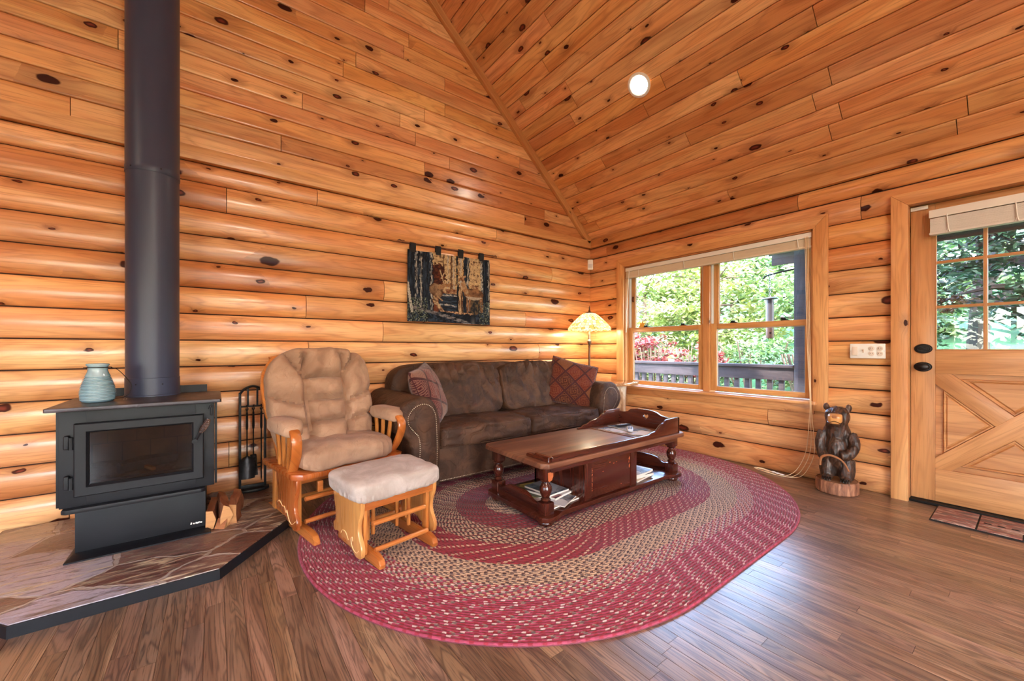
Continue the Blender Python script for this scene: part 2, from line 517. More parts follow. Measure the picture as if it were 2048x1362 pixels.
# ---- window wall (right): window and door openings
WIN = (-2.414, -.57, .622, 2.03)      # y0, y1, z0, z1
DOOR = (-3.885, -2.958, -.01, 2.062)
mb = MB()
H = [(-WIN[1], -WIN[0], WIN[2], WIN[3]), (-DOOR[1], -DOOR[0], DOOR[2], DOOR[3])]
J = {12: [.3, 2.306], 11: [2.707], 10: [], 'more': False}
boards(mb, (0, 0, 0), (0, -1, 0), (0, 0, 1), (-1, 0, 0), LOGS, log_prof, lambda v: (0.0, -YB), J, tone=tone_log, seed=23, holes=H)
wall_right = mb.build('wall_right', M_log, sharp=50); wall_right['kind'] = 'structure'
mb = MB()
for a, b in (((.006, YB, -.12), (.16, DOOR[0], 2.5)), ((.006, DOOR[0], 2.062), (.16, DOOR[1], 2.5)), ((.006, DOOR[1], -.12), (.16, WIN[0], 2.5)),
             ((.006, WIN[0], 2.03), (.16, WIN[1], 2.5)), ((.006, WIN[0], -.12), (.16, WIN[1], .622)), ((.006, WIN[1], -.12), (.16, .16, 2.5))):
    mb.span(a, b)
o = mb.build('wall_right', M_gap); o['kind'] = 'structure'

# ---- the two walls behind the camera with their own openings
WL = (-4.7, -2.53, .25, 1.84)          # y0,y1,z0,z1 on x = XL
WB_ = (-6.3, -5.3, .6, 2.15)          # x0,x1,z0,z1 on y = YB
WC = (-4.1, -2.4, .08, 2.15)
mb = MB()
boards(mb, (XL, 0, 0), (0, -1, 0), (0, 0, 1), (1, 0, 0), LOGS, log_prof, lambda v: (0.0, -YB), None, tone=tone_log, seed=31, holes=[(-WL[1], -WL[0], WL[2], WL[3])])
o = mb.build('wall_left', M_log, sharp=50); o['kind'] = 'structure'
mb = MB()
for a, b in (((XL - .16, YB, -.12), (XL - .006, WL[0], 2.5)), ((XL - .16, WL[0], WL[3]), (XL - .006, WL[1], 2.5)), ((XL - .16, WL[0], -.12), (XL - .006, WL[1], WL[2])), ((XL - .16, WL[1], -.12), (XL - .006, .16, 2.5))):
    mb.span(a, b)
o = mb.build('wall_left', M_gap); o['kind'] = 'structure'
mb = MB()
boards(mb, (0, YB, 0), (1, 0, 0), (0, 0, 1), (0, 1, 0), LOGS, log_prof, lambda v: (XL, 0), None, tone=tone_log, seed=37, holes=[WB_, WC])
boards(mb, (0, YB, 0), (1, 0, 0), (0, 0, 1), (0, 1, 0), rows, tg_prof, gz, None, .8, 3.2, tone_tg, 41)
o = mb.build('wall_front', M_log, sharp=50); o['kind'] = 'structure'
mb = MB()
ya, yb = YB - .16, YB - .006
for a, b in (((XL - .16, ya, -.12), (WB_[0], yb, 2.5)), ((WB_[0], ya, WB_[3]), (WB_[1], yb, 2.5)), ((WB_[0], ya, -.12), (WB_[1], yb, WB_[2])), ((WB_[1], ya, -.12), (WC[0], yb, 2.5)),
             ((WC[0], ya, WC[3]), (WC[1], yb, 2.5)), ((WC[0], ya, -.12), (WC[1], yb, WC[2])), ((WC[1], ya, -.12), (.16, yb, 2.5)), ((XL - .16, ya, 2.5), (.16, yb, 6.2))):
    mb.span(a, b)
o = mb.build('wall_front', M_gap); o['kind'] = 'structure'

# ---- ceiling: boards run along the room on both slopes
SL = math.hypot(1, CS)
mb = MB()
rows = []
v = 0.0
while v < -RX * SL: rows.append((v, min(v + .131, -RX * SL))); v += .131
boards(mb, (0, 0, CZ), (0, 1, 0), (-1 / SL, 0, CS / SL), (-CS / SL, 0, -1 / SL), rows, tg_prof, lambda v: (YB, .0), None, 1.0, 3.6, tone_tg, 51)
boards(mb, (XL, 0, CZ), (0, 1, 0), (1 / SL, 0, CS / SL), (CS / SL, 0, -1 / SL), rows, tg_prof, lambda v: (YB, .0), None, 1.0, 3.6, tone_tg, 53)
o = mb.build('ceiling', M_board, sharp=50); o['kind'] = 'structure'
mb = MB()
for sx in (0, 1):
    x0 = .17 if sx == 0 else XL - .17
    z0 = CZ - CS * .17
    vs = [(x0, YB - .17, z0 + .012), (x0, .17, z0 + .012), (RX, .17, CZ - CS * RX + .012), (RX, YB - .17, CZ - CS * RX + .012)]
    vs += [(p[0], p[1], p[2] + .2) for p in vs]
    mb.add(vs, [(0, 1, 2, 3), (7, 6, 5, 4), (0, 4, 5, 1), (1, 5, 6, 2), (2, 6, 7, 3), (3, 7, 4, 0)])
o = mb.build('roof', M_gap); o['kind'] = 'structure'

# ---- floor: dark strip oak running along the room
t = NT('strip_oak_floor')
v = t.coord('UV')
broad = t.noise(t.scale(v, (1.3, 14, 1)), 1.0, 2, .5, .6, '2D')
rings = t.math('MULTIPLY_ADD', t.math('SINE', t.math('MULTIPLY', broad, 60.0)), .5, .5)
fine = t.noise(t.scale(v, (7, 190, 1)), 1.0, 3, .6, 0, '2D')
c = t.mix(t.smooth(broad, .3, .7), S(152, 122, 100), S(112, 85, 67))
c = t.mix(t.math('MULTIPLY', t.math('POWER', rings, 3.0), .6), c, S(52, 37, 31))
c = t.mix(t.math('MULTIPLY', t.smooth(fine, .5, .72), .6), c, S(58, 38, 28))
c = t.mix(1.0, c, t.attr(), 'MULTIPLY')
# worn, hair-thin scratches
sc = t.voro(t.scale(t.coord('Object'), (3.1, 2.3, 1), rot=(0, 0, .5)), 1.0, 'DISTANCE_TO_EDGE')
scr = t.math('MULTIPLY', t.math('LESS_THAN', sc.outputs['Distance'], .0025), t.smooth(t.noise(t.coord('Object'), 3.0, 2), .58, .66))
c = t.mix(t.math('MULTIPLY', scr, .35), c, S(190, 165, 140))
wear = t.noise(t.coord('Object'), 1.3, 4, .6)
rr = t.math('MULTIPLY_ADD', fine, .18, t.math('MULTIPLY_ADD', wear, .22, .17))
t.bsdf(c, rr, 0, bump=t.math('MULTIPLY_ADD', fine, -.6, t.math('MULTIPLY', rings, -.4)), bstr=.22, bdist=.0015, coat=.9, coatr=.27, spec=.6)
M_floor = t.m
def floor_prof(t): return -.0022 * (min(t, 1 - t) < .012)
def tone_floor(r):
    b = r.uniform(.70, 1.2); return (b, b * r.uniform(.92, 1.02), b * r.uniform(.86, 1.02))
mb = MB()
rows = []
x = .0
while x < -XL: rows.append((x, min(x + .0635, -XL))); x += .0635
boards(mb, (0, 0, 0), (0, 1, 0), (-1, 0, 0), (0, 0, 1), rows, floor_prof, lambda v: (YB, 0), None, .35, 1.5, tone_floor, 61, gap=.0012)
o = mb.build('floor', M_floor, sharp=50); o['kind'] = 'structure'
mb = MB(); mb.span((XL - .16, YB - .16, -.2), (.16, .16, -.006)); o = mb.build('floor', M_gap); o['kind'] = 'structure'
# ------------------------------------------------------------------ shared materials
M_white = plain('white_plastic', S(236, 234, 228), .4, var=.03)
M_vinyl = plain('pale_vinyl', S(206, 206, 208), .45, var=.04)
M_blind = plain('blind_cream', S(226, 212, 190), .55, var=.05, vs=30)
M_cord = plain('cord_cotton', S(236, 208, 168), .8, var=.08)
M_iron = plain('black_iron', S(30, 28, 28), .5, .6, var=.25, vs=40, bstr=.2)
M_bronze = plain('dark_bronze', S(40, 36, 36), .34, .7, var=.2, vs=60)
M_glass = paneglass('window_glass', (.985, 1, .99), 1.0)

def mitre(mb, y0, y1, z0, z1, w, x0, x1, sides='LRT', tn=(1, 1, 1), bev=.004, seed=0, zb=None):
    """casing boards round an opening (inner edge y0..y1, z0..z1), mitred at the top corners"""
    def bd(poly, ax, sd):
        rr = random.Random(sd)
        bm = bmesh.new()
        lo = [bm.verts.new((x1, p[0], p[1])) for p in poly]; hi = [bm.verts.new((x0, p[0], p[1])) for p in poly]
        n = len(poly)
        bm.faces.new(lo); bm.faces.new(hi[::-1])
        for i in range(n): bm.faces.new((lo[i], hi[i], hi[(i + 1) % n], lo[(i + 1) % n]))
        bmesh.ops.recalc_face_normals(bm, faces=bm.faces)
        bmesh.ops.bevel(bm, geom=bm.edges[:], offset=bev, segments=2, profile=.6, affect='EDGES')
        bm.verts.index_update()
        du, dv = rr.uniform(0, 40), rr.uniform(0, 40)
        vs = [v.co.copy() for v in bm.verts]
        uv = [((p.y if ax == 'Y' else p.z) + du, (p.z if ax == 'Y' else p.y) + p.x + dv) for p in vs]
        mb.add(vs, [[v.index for v in f.verts] for f in bm.faces], uv=uv, col=tn); bm.free()
    zb = z0 if zb is None else zb
    if 'L' in sides: bd([(y1, zb), (y1 + w, zb), (y1 + w, z1 + w), (y1, z1)], 'Z', seed + 1)
    if 'R' in sides: bd([(y0, zb), (y0, z1), (y0 - w, z1 + w), (y0 - w, zb)], 'Z', seed + 2)
    if 'T' in sides: bd([(y0, z1), (y1, z1), (y1 + w, z1 + w), (y0 - w, z1 + w)], 'Y', seed + 3)
    if 'B' in sides: bd([(y0, z0), (y0, z0 - w), (y1, z0 - w), (y1, z0)], 'Y', seed + 4)

# ---- window_1
W = thing('window_1', None, None, (0, 0, 0), kind='structure')
y0, y1, z0, z1 = WIN
mb = MB(); mitre(mb, y0 - .002, y1, z0, z1 - .006, .098, -.062, -.036, 'LRT', (1.04, 1.02, .98), seed=3, zb=.56); mb.build('window_casing', M_trim, W)
mb = MB()
plank(mb, (-.036, y1 - .016, z0), (.13, y1 + .004, z1), .002, 2, (.82, .76, .72), 1)
plank(mb, (-.036, y0 - .004, z0), (.13, y0 + .016, z1), .002, 2, (.82, .76, .72), 2)
plank(mb, (-.036, y0, z1 - .018), (.13, y1, z1 + .002), .002, 1, (.82, .76, .72), 3)
plank(mb, (.02, y0, z0 - .01), (.13, y1, z0 + .012), .002, 1, (.92, .86, .82), 3)
plank(mb, (-.0, -1.556, z0), (.12, -1.49, z1 - .018), .003, 2, (.86, .78, .72), 4)
mb.build('window_jamb', M_trim, W)
mb = MB()
plank(mb, (-.108, -2.445, .612), (.022, -.56, .637), .006, 1, (1.08, 1.06, 1.04), 9)
mb.build('window_stool', M_trim, W)
mb = MB()
plank(mb, (-.058, -2.425, .535), (-.03, -.575, .612), .008, 1, (.84, .74, .66), 10)
mb.build('window_apron', M_log, W)
M_sash = wood('sash_pine', S(214, 160, 100), S(196, 138, 80), S(150, 92, 48), 'UV', knots=.12, rough=.42, coat=.15, tone=True, streak=.2)
def sash(ya, yb, za, zb, x, w, wt, wb, nm):
    mb = MB()
    plank(mb, (x, yb - w, za), (x + .035, yb, zb), .004, 2, (1, 1, 1), int(yb * 100))
    plank(mb, (x, ya, za), (x + .035, ya + w, zb), .004, 2, (1, 1, 1), int(ya * 100))
    plank(mb, (x + .001, ya + w, zb - wt), (x + .034, yb - w, zb), .004, 1, (.98, .96, .94), int(zb * 100))
    plank(mb, (x + .001, ya + w, za), (x + .034, yb - w, za + wb), .004, 1, (1, .98, .96), int(za * 100))
    s_ = mb.build(nm, M_sash, W)
    mb = MB()
    b = .005
    gx = x + .012
    mb.span((gx, ya + w, za + wb), (gx + .004, yb - w, za + wb + b)); mb.span((gx, ya + w, zb - wt - b), (gx + .004, yb - w, zb - wt))
    mb.span((gx, ya + w, za + wb), (gx + .004, ya + w + b, zb - wt)); mb.span((gx, yb - w - b, za + wb), (gx + .004, yb - w, zb - wt))
    mb.build('glazing_bead', M_vinyl, s_)
    mb = MB(); mb.span((x + .016, ya + w - .004, za + wb - .004), (x + .020, yb - w + .004, zb - wt + .004)); mb.build('pane', M_glass, s_)
    return s_
for ya, yb in ((-1.488, -.588), (-2.396, -1.558)):
    sash(ya, yb, .648, 1.305, .022, .056, .05, .044, 'lower_sash')
    sash(ya, yb, 1.25, 2.008, .062, .058, .05, .05, 'upper_sash')
    mb = MB()
    for yy in (yb - .012, ya + .004):
        mb.span((.024, yy, 1.31), (.06, yy + .012, 2.0))
    mb.build('side_track', M_vinyl, W)
    for f in (.25, .75):
        yy = ya + (yb - ya) * f
        mb = MB(); mb.span((.03, yy - .03, 1.305), (.06, yy + .03, 1.314), .003); mb.box((.045, yy + .01, 1.322), (.016, .04, .014), .005); mb.build('sash_lock', M_iron, W)

# ---- blind raised at the top of the window
def blind(name, label, x, ya, yb, zt, zb, tapes, nsl=15, head=.034, depth=.048, mat=None):
    B = thing(name, label, 'blind', (x, (ya + yb) / 2, zb))
    hw = (yb - ya) / 2
    mb = MB(); mb.span((-depth / 2, -hw, zt - zb - head), (depth / 2, hw, zt - zb), .003); mb.span((-depth / 2 - .004, -hw, zt - zb - head - .008), (-depth / 2, hw, zt - zb - .001), .001)
    mb.build('headrail', M_white, B)
    mb = MB()
    zz = .016; st = (zt - zb - head - .012 - zz) / nsl
    rr = random.Random(4)
    for k in range(nsl):
        z = zz + k * st
        t = rr.uniform(-.0015, .0015)
        mb.span((-depth / 2 + .002 + t, -hw + .004, z), (depth / 2 - .002 + t, hw - .004, z + st * .93), .0012, 1)
    mb.build('slat_stack', mat or M_blind, B)
    mb = MB(); mb.span((-depth / 2, -hw, 0), (depth / 2, hw, .016), .004); mb.build('bottom_rail', mat or M_blind, B)
    mb = MB()
    for f in tapes:
        yy = -hw + 2 * hw * f
        mb.tube([(-depth / 2 - .004, yy - .006, .004), (-depth / 2 - .007, yy, .03), (-depth / 2 - .005, yy + .006, zt - zb - head)], .0035, 5)
        mb.tube([(-depth / 2 - .004, yy + .008, .004), (-depth / 2 - .008, yy - .002, .035), (-depth / 2 - .005, yy + .008, zt - zb - head)], .002, 5)
    mb.build('ladder_tape', M_white, B)
    return B
B = blind('window_blind', 'cream slatted blind pulled up to the top of the wide window', -.014, -2.402, -.588, 2.006, 1.885, (.05, .33, .6, .9))
def loc(o, p): return Vector(p) - Vector(o.location)
mb = MB()
mb.tube([loc(B, p) for p in catmull([(-.045, -.645, 1.975), (-.05, -.64, 1.9), (-.052, -.62, 1.6), (-.052, -.605, 1.25)], 6)], .005, 6)
mb.build('tilt_wand', M_white, B)
mb = MB()
rr = random.Random(3)
for k in range(3):
    e = .010 * (k - 1)
    pts = [(-.045, -2.37 + e, 1.975), (-.05, -2.375 + e, 1.75), (-.06, -2.385 + e, 1.30), (-.085, -2.40 + e * .8, .95), (-.116, -2.418 + e * .3, .645), (-.118, -2.42 + e, .5), (-.10 - .008 * k, -2.415 + e * 2.5, .25),
           (-.11 - .01 * k, -2.395 + .03 * k, .09), (-.13 - .01 * k, -2.34 + .035 * k, .02), (-.15, -2.24 + .02 * k, .006), (-.14, -2.12, .006 + .003 * k), (-.11, -2.04 + .008 * k, .008), (-.09, -2.02 + .01 * k, .012), (-.075, -2.05, .008 + .004 * k), (-.10, -2.12 - .02 * k, .006)]
    mb.tube(catmull([loc(B, p) for p in pts], 8), .0024, 5)
mb.build('lift_cord', M_cord, B)
mb = MB()
for q in range(3):
    mb.lathe([(.003, 0), (.006, .004), (.0075, .02), (.004, .032), (.002, .034)], 8, Matrix.Translation(loc(B, (-.095 - .012 * q, -2.135 - .035 * q, .008))) @ rotm('X', 88) @ rotm('Z', 20 * q))
mb.build('cord_tassel', M_white, B)

# ---- door_1
D = thing('door_1', None, None, (0, 0, 0), kind='structure')
dy0, dy1, dz1 = DOOR[0], DOOR[1], DOOR[3]
mb = MB(); mitre(mb, dy0 + .006, dy1 - .006, 0, dz1 - .006, .088, -.064, -.036, 'LRT', (1.04, 1.0, .96), seed=21); mb.build('door_casing', M_trim, D)
mb = MB()
plank(mb, (-.036, dy1 - .006, 0), (.15, dy1 + .006, dz1), .002, 2, (.8, .72, .66), 5)
plank(mb, (-.036, dy0 - .006, 0), (.15, dy0 + .006, dz1), .002, 2, (.8, .72, .66), 6)
plank(mb, (-.036, dy0, dz1 - .006), (.15, dy1, dz1 + .006), .002, 1, (.8, .72, .66), 7)
mb.build('door_jamb', M_trim, D)
mb = MB(); mb.span((-.03, dy0 + .006, 0), (.15, dy1 - .006, .018), .003); mb.build('threshold', M_iron, D)
L0, L1 = dy0 + .012, dy1 - .009          # leaf edges
LX = .022                                # inner face of the leaf
GY1, GY0 = -3.084, L0 + .118
GZ0, GZ1 = 1.049, 1.94
mb = MB()
plank(mb, (LX, GY1 + .0, .022), (LX + .045, L1, 2.052), .003, 2, (1, .94, .88), 11)
plank(mb, (LX, L0, .022), (LX + .045, GY0, 2.052), .003, 2, (1, .94, .88), 12)
plank(mb, (LX + .001, GY0, GZ1), (LX + .044, GY1, 2.052), .003, 1, (1, .96, .9), 13)
plank(mb, (LX + .001, GY0, .892), (LX + .044, GY1, GZ0), .003, 1, (1.06, 1.03, 1), 14)
plank(mb, (LX + .001, GY0, .022), (LX + .044, GY1, .243), .003, 1, (1.06, 1.03, 1), 15)
leaf = mb.build('door_leaf', M_door, D)
# panel behind the crossed boards, four raised triangles
mb = MB(); plank(mb, (LX + .026, GY0, .243), (LX + .036, GY1, .892), 0, 1, (.92, .84, .76), 16)
cy, cz = (GY0 + GY1) / 2, (.243 + .892) / 2
hy, hz = (GY1 - GY0) / 2, (.892 - .243) / 2
def bar(a, b, w, x0, x1, sd, tn):
    a, b = Vector((0, *a)), Vector((0, *b))
    m2 = MB(); L = (b - a).length
    plank(m2, (x0, 0, -w / 2), (x1, L, w / 2), .004, 1, tn, sd)
    d = (b - a).normalized(); n = Vector((1, 0, 0)).cross(d)
    vs = [Vector((p.x, 0, 0)) + a + d * p.y + n * p.z for p in m2.v]
    mb.add(vs, m2.f, uv=None, col=tn)
    k = len(mb.uv) - len(m2.f)
    for i in range(len(m2.f)): mb.uv[k + i] = m2.uv[i]
import itertools
tri = [[(-1, -1), (-1, 1), (0, 0)], [(1, -1), (1, 1), (0, 0)], [(-1, -1), (1, -1), (0, 0)], [(-1, 1), (1, 1), (0, 0)]]
for k, T in enumerate(tri):
    c = Vector((sum(p[0] for p in T) / 3, sum(p[1] for p in T) / 3))
    pts = []
    for lv, (s_, xx) in enumerate(((.70, LX + .026), (.64, LX + .012), (.60, LX + .012), (.55, LX + .019), (.50, LX + .012))):
        pts.append([(xx, cy + (c.x + (p[0] - c.x) * s_) * hy, cz + (c.y + (p[1] - c.y) * s_) * hz) for p in T])
    vs = [q for r_ in pts for q in r_]; fs = []
    for a in range(4):
        for i in range(3):
            j = (i + 1) % 3; fs.append((a * 3 + i, a * 3 + j, (a + 1) * 3 + j, (a + 1) * 3 + i))
    fs.append((12, 13, 14))
    A = (Vector(vs[1]) - Vector(vs[0])).cross(Vector(vs[2]) - Vector(vs[0]))
    if A.x > 0: fs = [f[::-1] for f in fs]
    uv = [(p[1] + 3 * k, p[2] + 7 * k) for p in vs]
    mb.add(vs, fs, uv=uv, col=(1.04, .98, .92), smooth=False)
bar((cy - hy, cz - hz), (cy + hy, cz + hz), .105, LX + .006, LX + .028, 31, (1.06, 1.02, .98))
bar((cy - hy, cz + hz), (cy + hy, cz - hz), .105, LX + .004, LX + .028, 32, (1.08, 1.03, .98))
mb.build('cross_buck_panel', M_door, D)
mb = MB()
nw = .019
pw = (GY1 - GY0 - 2 * nw) / 3; ph = (GZ1 - GZ0 - 2 * nw) / 3
for k in (1, 2):
    yy = GY1 - k * pw - (k - 1) * nw
    plank(mb, (LX + .004, yy - nw, GZ0), (LX + .04, yy, GZ1), .004, 2, (1, .95, .9), 40 + k)
    zz = GZ0 + k * ph + (k - 1) * nw
    plank(mb, (LX + .005, GY0, zz), (LX + .039, GY1, zz + nw), .004, 1, (1, .95, .9), 50 + k)
for (a, b) in (((GY1 - .008, GZ0), (GY1, GZ1)), ((GY0, GZ0), (GY0 + .008, GZ1)), ((GY0, GZ0), (GY1, GZ0 + .008)), ((GY0, GZ1 - .008), (GY1, GZ1))):
    plank(mb, (LX + .002, a[0], a[1]), (LX + .012, b[0], b[1]), .003, 2 if abs(b[0] - a[0]) < .02 else 1, (1.05, 1, .95), 60)
mb.build('glazing_bar', M_door, leaf)
mb = MB(); mb.span((LX + .020, GY0, GZ0), (LX + .024, GY1, GZ1)); mb.build('pane', M_glass, leaf)
def ovalplate(nm, y, z, turn):
    mb = MB()
    M = Matrix.Translation((LX, y, z)) @ rotm('Y', -90)
    sc = Matrix.Diagonal((.74, 1, 1, 1))
    mb.lathe([(.045, 0), (.045, .006), (.040, .011), (.034, .0115), (.031, .008), (.0, .008)], 36, M @ sc)
    o = mb.build(nm, M_bronze, D)
    mb = MB()
    if turn:
        mb.box((0, 0, 0), (.012, .05, .014), .006, rot=rotm('X', 12)); mb.v = [p + Vector((LX - .018, y, z)) for p in mb.v]
        mb.lathe([(.012, .006), (.010, .016)], 16, M)
        mb.build('thumb_turn', M_bronze, o)
    else:
        mb.lathe([(.013, .008), (.012, .03), (.022, .036), (.030, .05), (.029, .062), (.018, .07), (0, .072)], 32, M @ Matrix.Diagonal((.8, 1.1, 1, 1)))
        mb.build('knob', M_bronze, o)
    return o
ovalplate('deadbolt_rose', -3.028, 1.06, True); ovalplate('knob_rose', -3.026, .935, False)
DB = blind('door_blind', 'white slatted blind gathered above the panes of the entry door', -.012, -3.80, -3.062, 1.995, 1.828, (.12, .5, .88), 16, .045, .05, plain('blind_pale', S(222, 218, 214), .5, var=.05))

t = thing('door_contact_sensor', 'small white plastic contact sensor at the top corner of the door', 'sensor', (LX - .009, -3.01, 2.022))
mb = MB(); mb.box((0, 0, .012), (.016, .085, .026), .004); mb.build('sensor_body', M_white, t)
mb = MB(); mb.box((-.0085, 0, .012), (.002, .05, .002), 0); mb.build('seam_line', M_vinyl, t)

# ---- switch and outlet plate beside the door
t = thing('switch_plate', 'wide white wall plate with rocker, toggle and two outlets beside the door', 'switch', (-.047, -2.747, 1.043))
mb = MB(); mb.box((0, 0, 0), (.01, .199, .108), .004); mb.build('plate', M_white, t)
M_ivory = plain('ivory_plastic', S(222, 206, 190), .4, var=.05)
mb = MB(); mb.box((-.006, .0705, 0), (.008, .032, .066), .004, rot=rotm('Y', 5)); mb.build('rocker', M_ivory, t)
mb = MB(); mb.box((-.005, .023, 0), (.004, .012, .026), .001); mb.box((-.011, .023, .004), (.014, .007, .011), .002, rot=rotm('Y', -25)); mb.build('toggle', M_ivory, t)
for yy, k in ((-.024, 0), (-.071, 1)):
    mb = MB()
    for zz in (.019, -.019):
        mb.lathe([(.0165, 0), (.0165, .004), (.015, .005), (0, .005)], 20, Matrix.Translation((-.005, yy, zz)) @ rotm('Y', -90))
    o = mb.build('outlet', M_ivory, t)
    mb = MB()
    for zz in (.019, -.019):
        for d_ in (-.006, .006): mb.box((-.0105, yy + d_, zz + .002), (.001, .002, .008))
    mb.build('outlet_slot', M_iron, o)
mb = MB()
for yy in (-.094, .094): mb.lathe([(.003, 0), (.003, .0015), (0, .002)], 8, Matrix.Translation((-.005, yy, 0)) @ rotm('Y', -90))
mb.build('screw', M_vinyl, t)

# ---- motion sensor in the corner
t = thing('motion_sensor', 'white motion sensor box high in the corner of the log walls', 'sensor', (-.052, -.052, 2.07), math.radians(-45))
mb = MB(); mb.box((0, 0, .066), (.068, .04, .13), .01, seg=3); mb.build('sensor_case', M_white, t)
mb = MB(); mb.box((0, -.0205, .05), (.05, .004, .05), .003); mb.build('lens_window', M_vinyl, t)

# ---- recessed ceiling light and its neighbours on the same ceiling
M_bulb = NT('lit_lamp'); nz = M_bulb.noise(M_bulb.coord(), 4.0, 1)
M_bulb.bsdf((1, 1, 1), .5, emis=(1, .95, .86), estr=26.0); M_bulb = M_bulb.m
lit = []
def can(x, y, side, label, watts):
    z = CZ + CS * (-x if side > 0 else x - XL)
    a = math.atan(CS) * side
    t = thing('ceiling_light', label, 'ceiling light', (x, y, z), group='recessed lights in the sloped ceiling')
    t.rotation_euler = (0, a, 0)
    t.location += Vector((-CS * side / SL, 0, -1 / SL)) * .011
    mb = MB()
    mb.lathe([(.098, -.003), (.1, -.012), (.082, -.016), (.074, -.004)], 36, cap=False)
    mb.lathe([(.074, -.004), (.0735, -.014)], 36, cap=False)
    mb.build('trim_ring', M_white, t)
    mb = MB(); mb.lathe([(.0, -.0125), (.05, -.012), (.0745, -.0085)], 36, cap=False); mb.f = [f[::-1] for f in mb.f]; mb.build('lens', M_bulb, t)
    l = bpy.data.lights.new('ceiling_lamp', 'SPOT'); l.energy = watts; l.color = (1, .86, .68); l.spot_size = math.radians(165); l.spot_blend = .8; l.shadow_soft_size = .075
    o = bpy.data.objects.new('ceiling_lamp', l); COL.objects.link(o)
    n = Vector((-CS * side / SL, 0, -1 / SL))
    o.location = Vector((x, y, z)) + n * .03
    o.rotation_euler = (0, a, 0)
    lit.append(o)
can(-.993, -1.456, 1, 'round recessed light glowing in the sloped board ceiling', 45)
# world-coordinate parts below an unrotated thing
def wb(mb, name, mats, root, parent=None, **k):
    l = Vector(root.location)
    mb.v = [p - l for p in mb.v]
    return mb.build(name, mats, parent or root, **k)
def jitter(mb, amt, sc, seed=0.0):
    mb.v = [p + Vector((fbm(p * sc + Vector((seed, 0, 0))), fbm(p * sc + Vector((0, 11 + seed, 0))), fbm(p * sc + Vector((0, 0, 23 + seed))))) * amt for p in mb.v]

M_steel = plain('stove_black_paint', S(17, 17, 22), .5, 0, var=.15, vs=25, bstr=.06, spec=.28)
M_pipe = plain('pipe_charcoal_enamel', S(52, 57, 78), .42, 0, var=.08, vs=6, bstr=.03, spec=.4)
t = NT('stove_top_iron')
nz = t.noise(t.coord(), 30, 5, .65); n2 = t.noise(t.coord(), 5, 3)
c = t.mix(t.smooth(n2, .35, .7), S(52, 48, 52), S(78, 70, 76)); c = t.mix(t.math('MULTIPLY', t.smooth(nz, .6, .75), .5), c, S(110, 104, 110))
t.bsdf(c, t.math('MULTIPLY_ADD', nz, .3, .25), .5, bump=nz, bstr=.4, bdist=.003); M_irontop = t.m
M_chrome = plain('nickel_wire', S(190, 190, 195), .25, 1.0, var=.05)
t = NT('firebrick')
br = t.n('ShaderNodeTexBrick'); t.l(t.scale(t.coord(), (1, 1, 1), rot=(PI / 2, 0, 0)), br.inputs[0])
br.inputs['Scale'].default_value = 1; br.inputs['Brick Width'].default_value = .115; br.inputs['Row Height'].default_value = .5; br.inputs['Mortar Size'].default_value = .002
br.inputs['Color1'].default_value = (*S(128, 100, 76), 1); br.inputs['Color2'].default_value = (*S(100, 78, 62), 1); br.inputs['Mortar'].default_value = (*S(20, 16, 14), 1)
nz = t.noise(t.coord(), 6, 4); c = t.mix(t.math('MULTIPLY', t.smooth(nz, .4, .65), .75), br.outputs[0], S(48, 40, 36)); t.bsdf(c, .9, bump=nz, bstr=.3); M_firebrick = t.m
M_ash = plain('ash_bed', S(116, 100, 88), .95, var=.5, vs=40, bstr=.8)
M_stoveglass = paneglass('stove_glass', (.5, .46, .42), 1.1, .03)

# ---- raised hearth
H = thing('hearth_pad', 'low six-sided flagstone hearth with a black edge under the wood stove', 'hearth', (-4.2, -.6, 0))
hx = [(-3.887, -1.25), (-3.553, -.83), (-3.553, -.05), (-4.847, -.05), (-4.847, -.83), (-4.513, -1.25)]
def inset(pts, d):
    c = Vector((sum(p[0] for p in pts) / len(pts), sum(p[1] for p in pts) / len(pts)))
    out = []
    n = len(pts)
    for i in range(n):
        p, a, b = Vector(pts[i]), Vector(pts[i - 1]), Vector(pts[(i + 1) % n])
        e1, e2 = (p - a).normalized(), (b - p).normalized()
        n1, n2 = Vector((-e1.y, e1.x)), Vector((-e2.y, e2.x))
        if n1.dot(c - p) < 0: n1 = -n1
        if n2.dot(c - p) < 0: n2 = -n2
        k = 1 + n1.dot(n2)
        out.append(tuple(p + (n1 + n2) * d / k))
    return out
t = NT('flagstone')
ob = t.coord()
warp = t.n('ShaderNodeVectorMath', operation='ADD')
nzc = t.n('ShaderNodeTexNoise'); t.l(ob, nzc.inputs['Vector']); nzc.inputs['Scale'].default_value = 5; nzc.inputs['Detail'].default_value = 3
scn = t.n('ShaderNodeVectorMath', operation='SCALE'); t.l(nzc.outputs['Color'], scn.inputs[0]); scn.inputs[3].default_value = .12
t.l(ob, warp.inputs[0]); t.l(scn.outputs[0], warp.inputs[1])
vv = t.scale(warp.outputs[0], (2.7, 4.0, 1), loc=(.37, .2, 0), rot=(0, 0, -.35))
e = t.voro(vv, 1.0, 'DISTANCE_TO_EDGE', '2D', .9); f = t.voro(vv, 1.0, 'F1', '2D', .9)
rgb = t.n('ShaderNodeSeparateColor'); t.l(f.outputs['Color'], rgb.inputs[0])
base = t.ramp(rgb.outputs[0], [(0, S(92, 60, 52)), (.25, S(150, 138, 146)), (.5, S(104, 74, 66)), (.7, S(132, 136, 148)), (.85, S(172, 150, 122))], 'CONSTANT')
stk = t.noise(t.scale(ob, (5, 22, 6), rot=(0, 0, -.45)), 1.0, 5, .62, 1.2)
c = t.mix(t.smooth(stk, .48, .66), base, t.mix(rgb.outputs[1], S(66, 44, 38), S(206, 186, 156)))
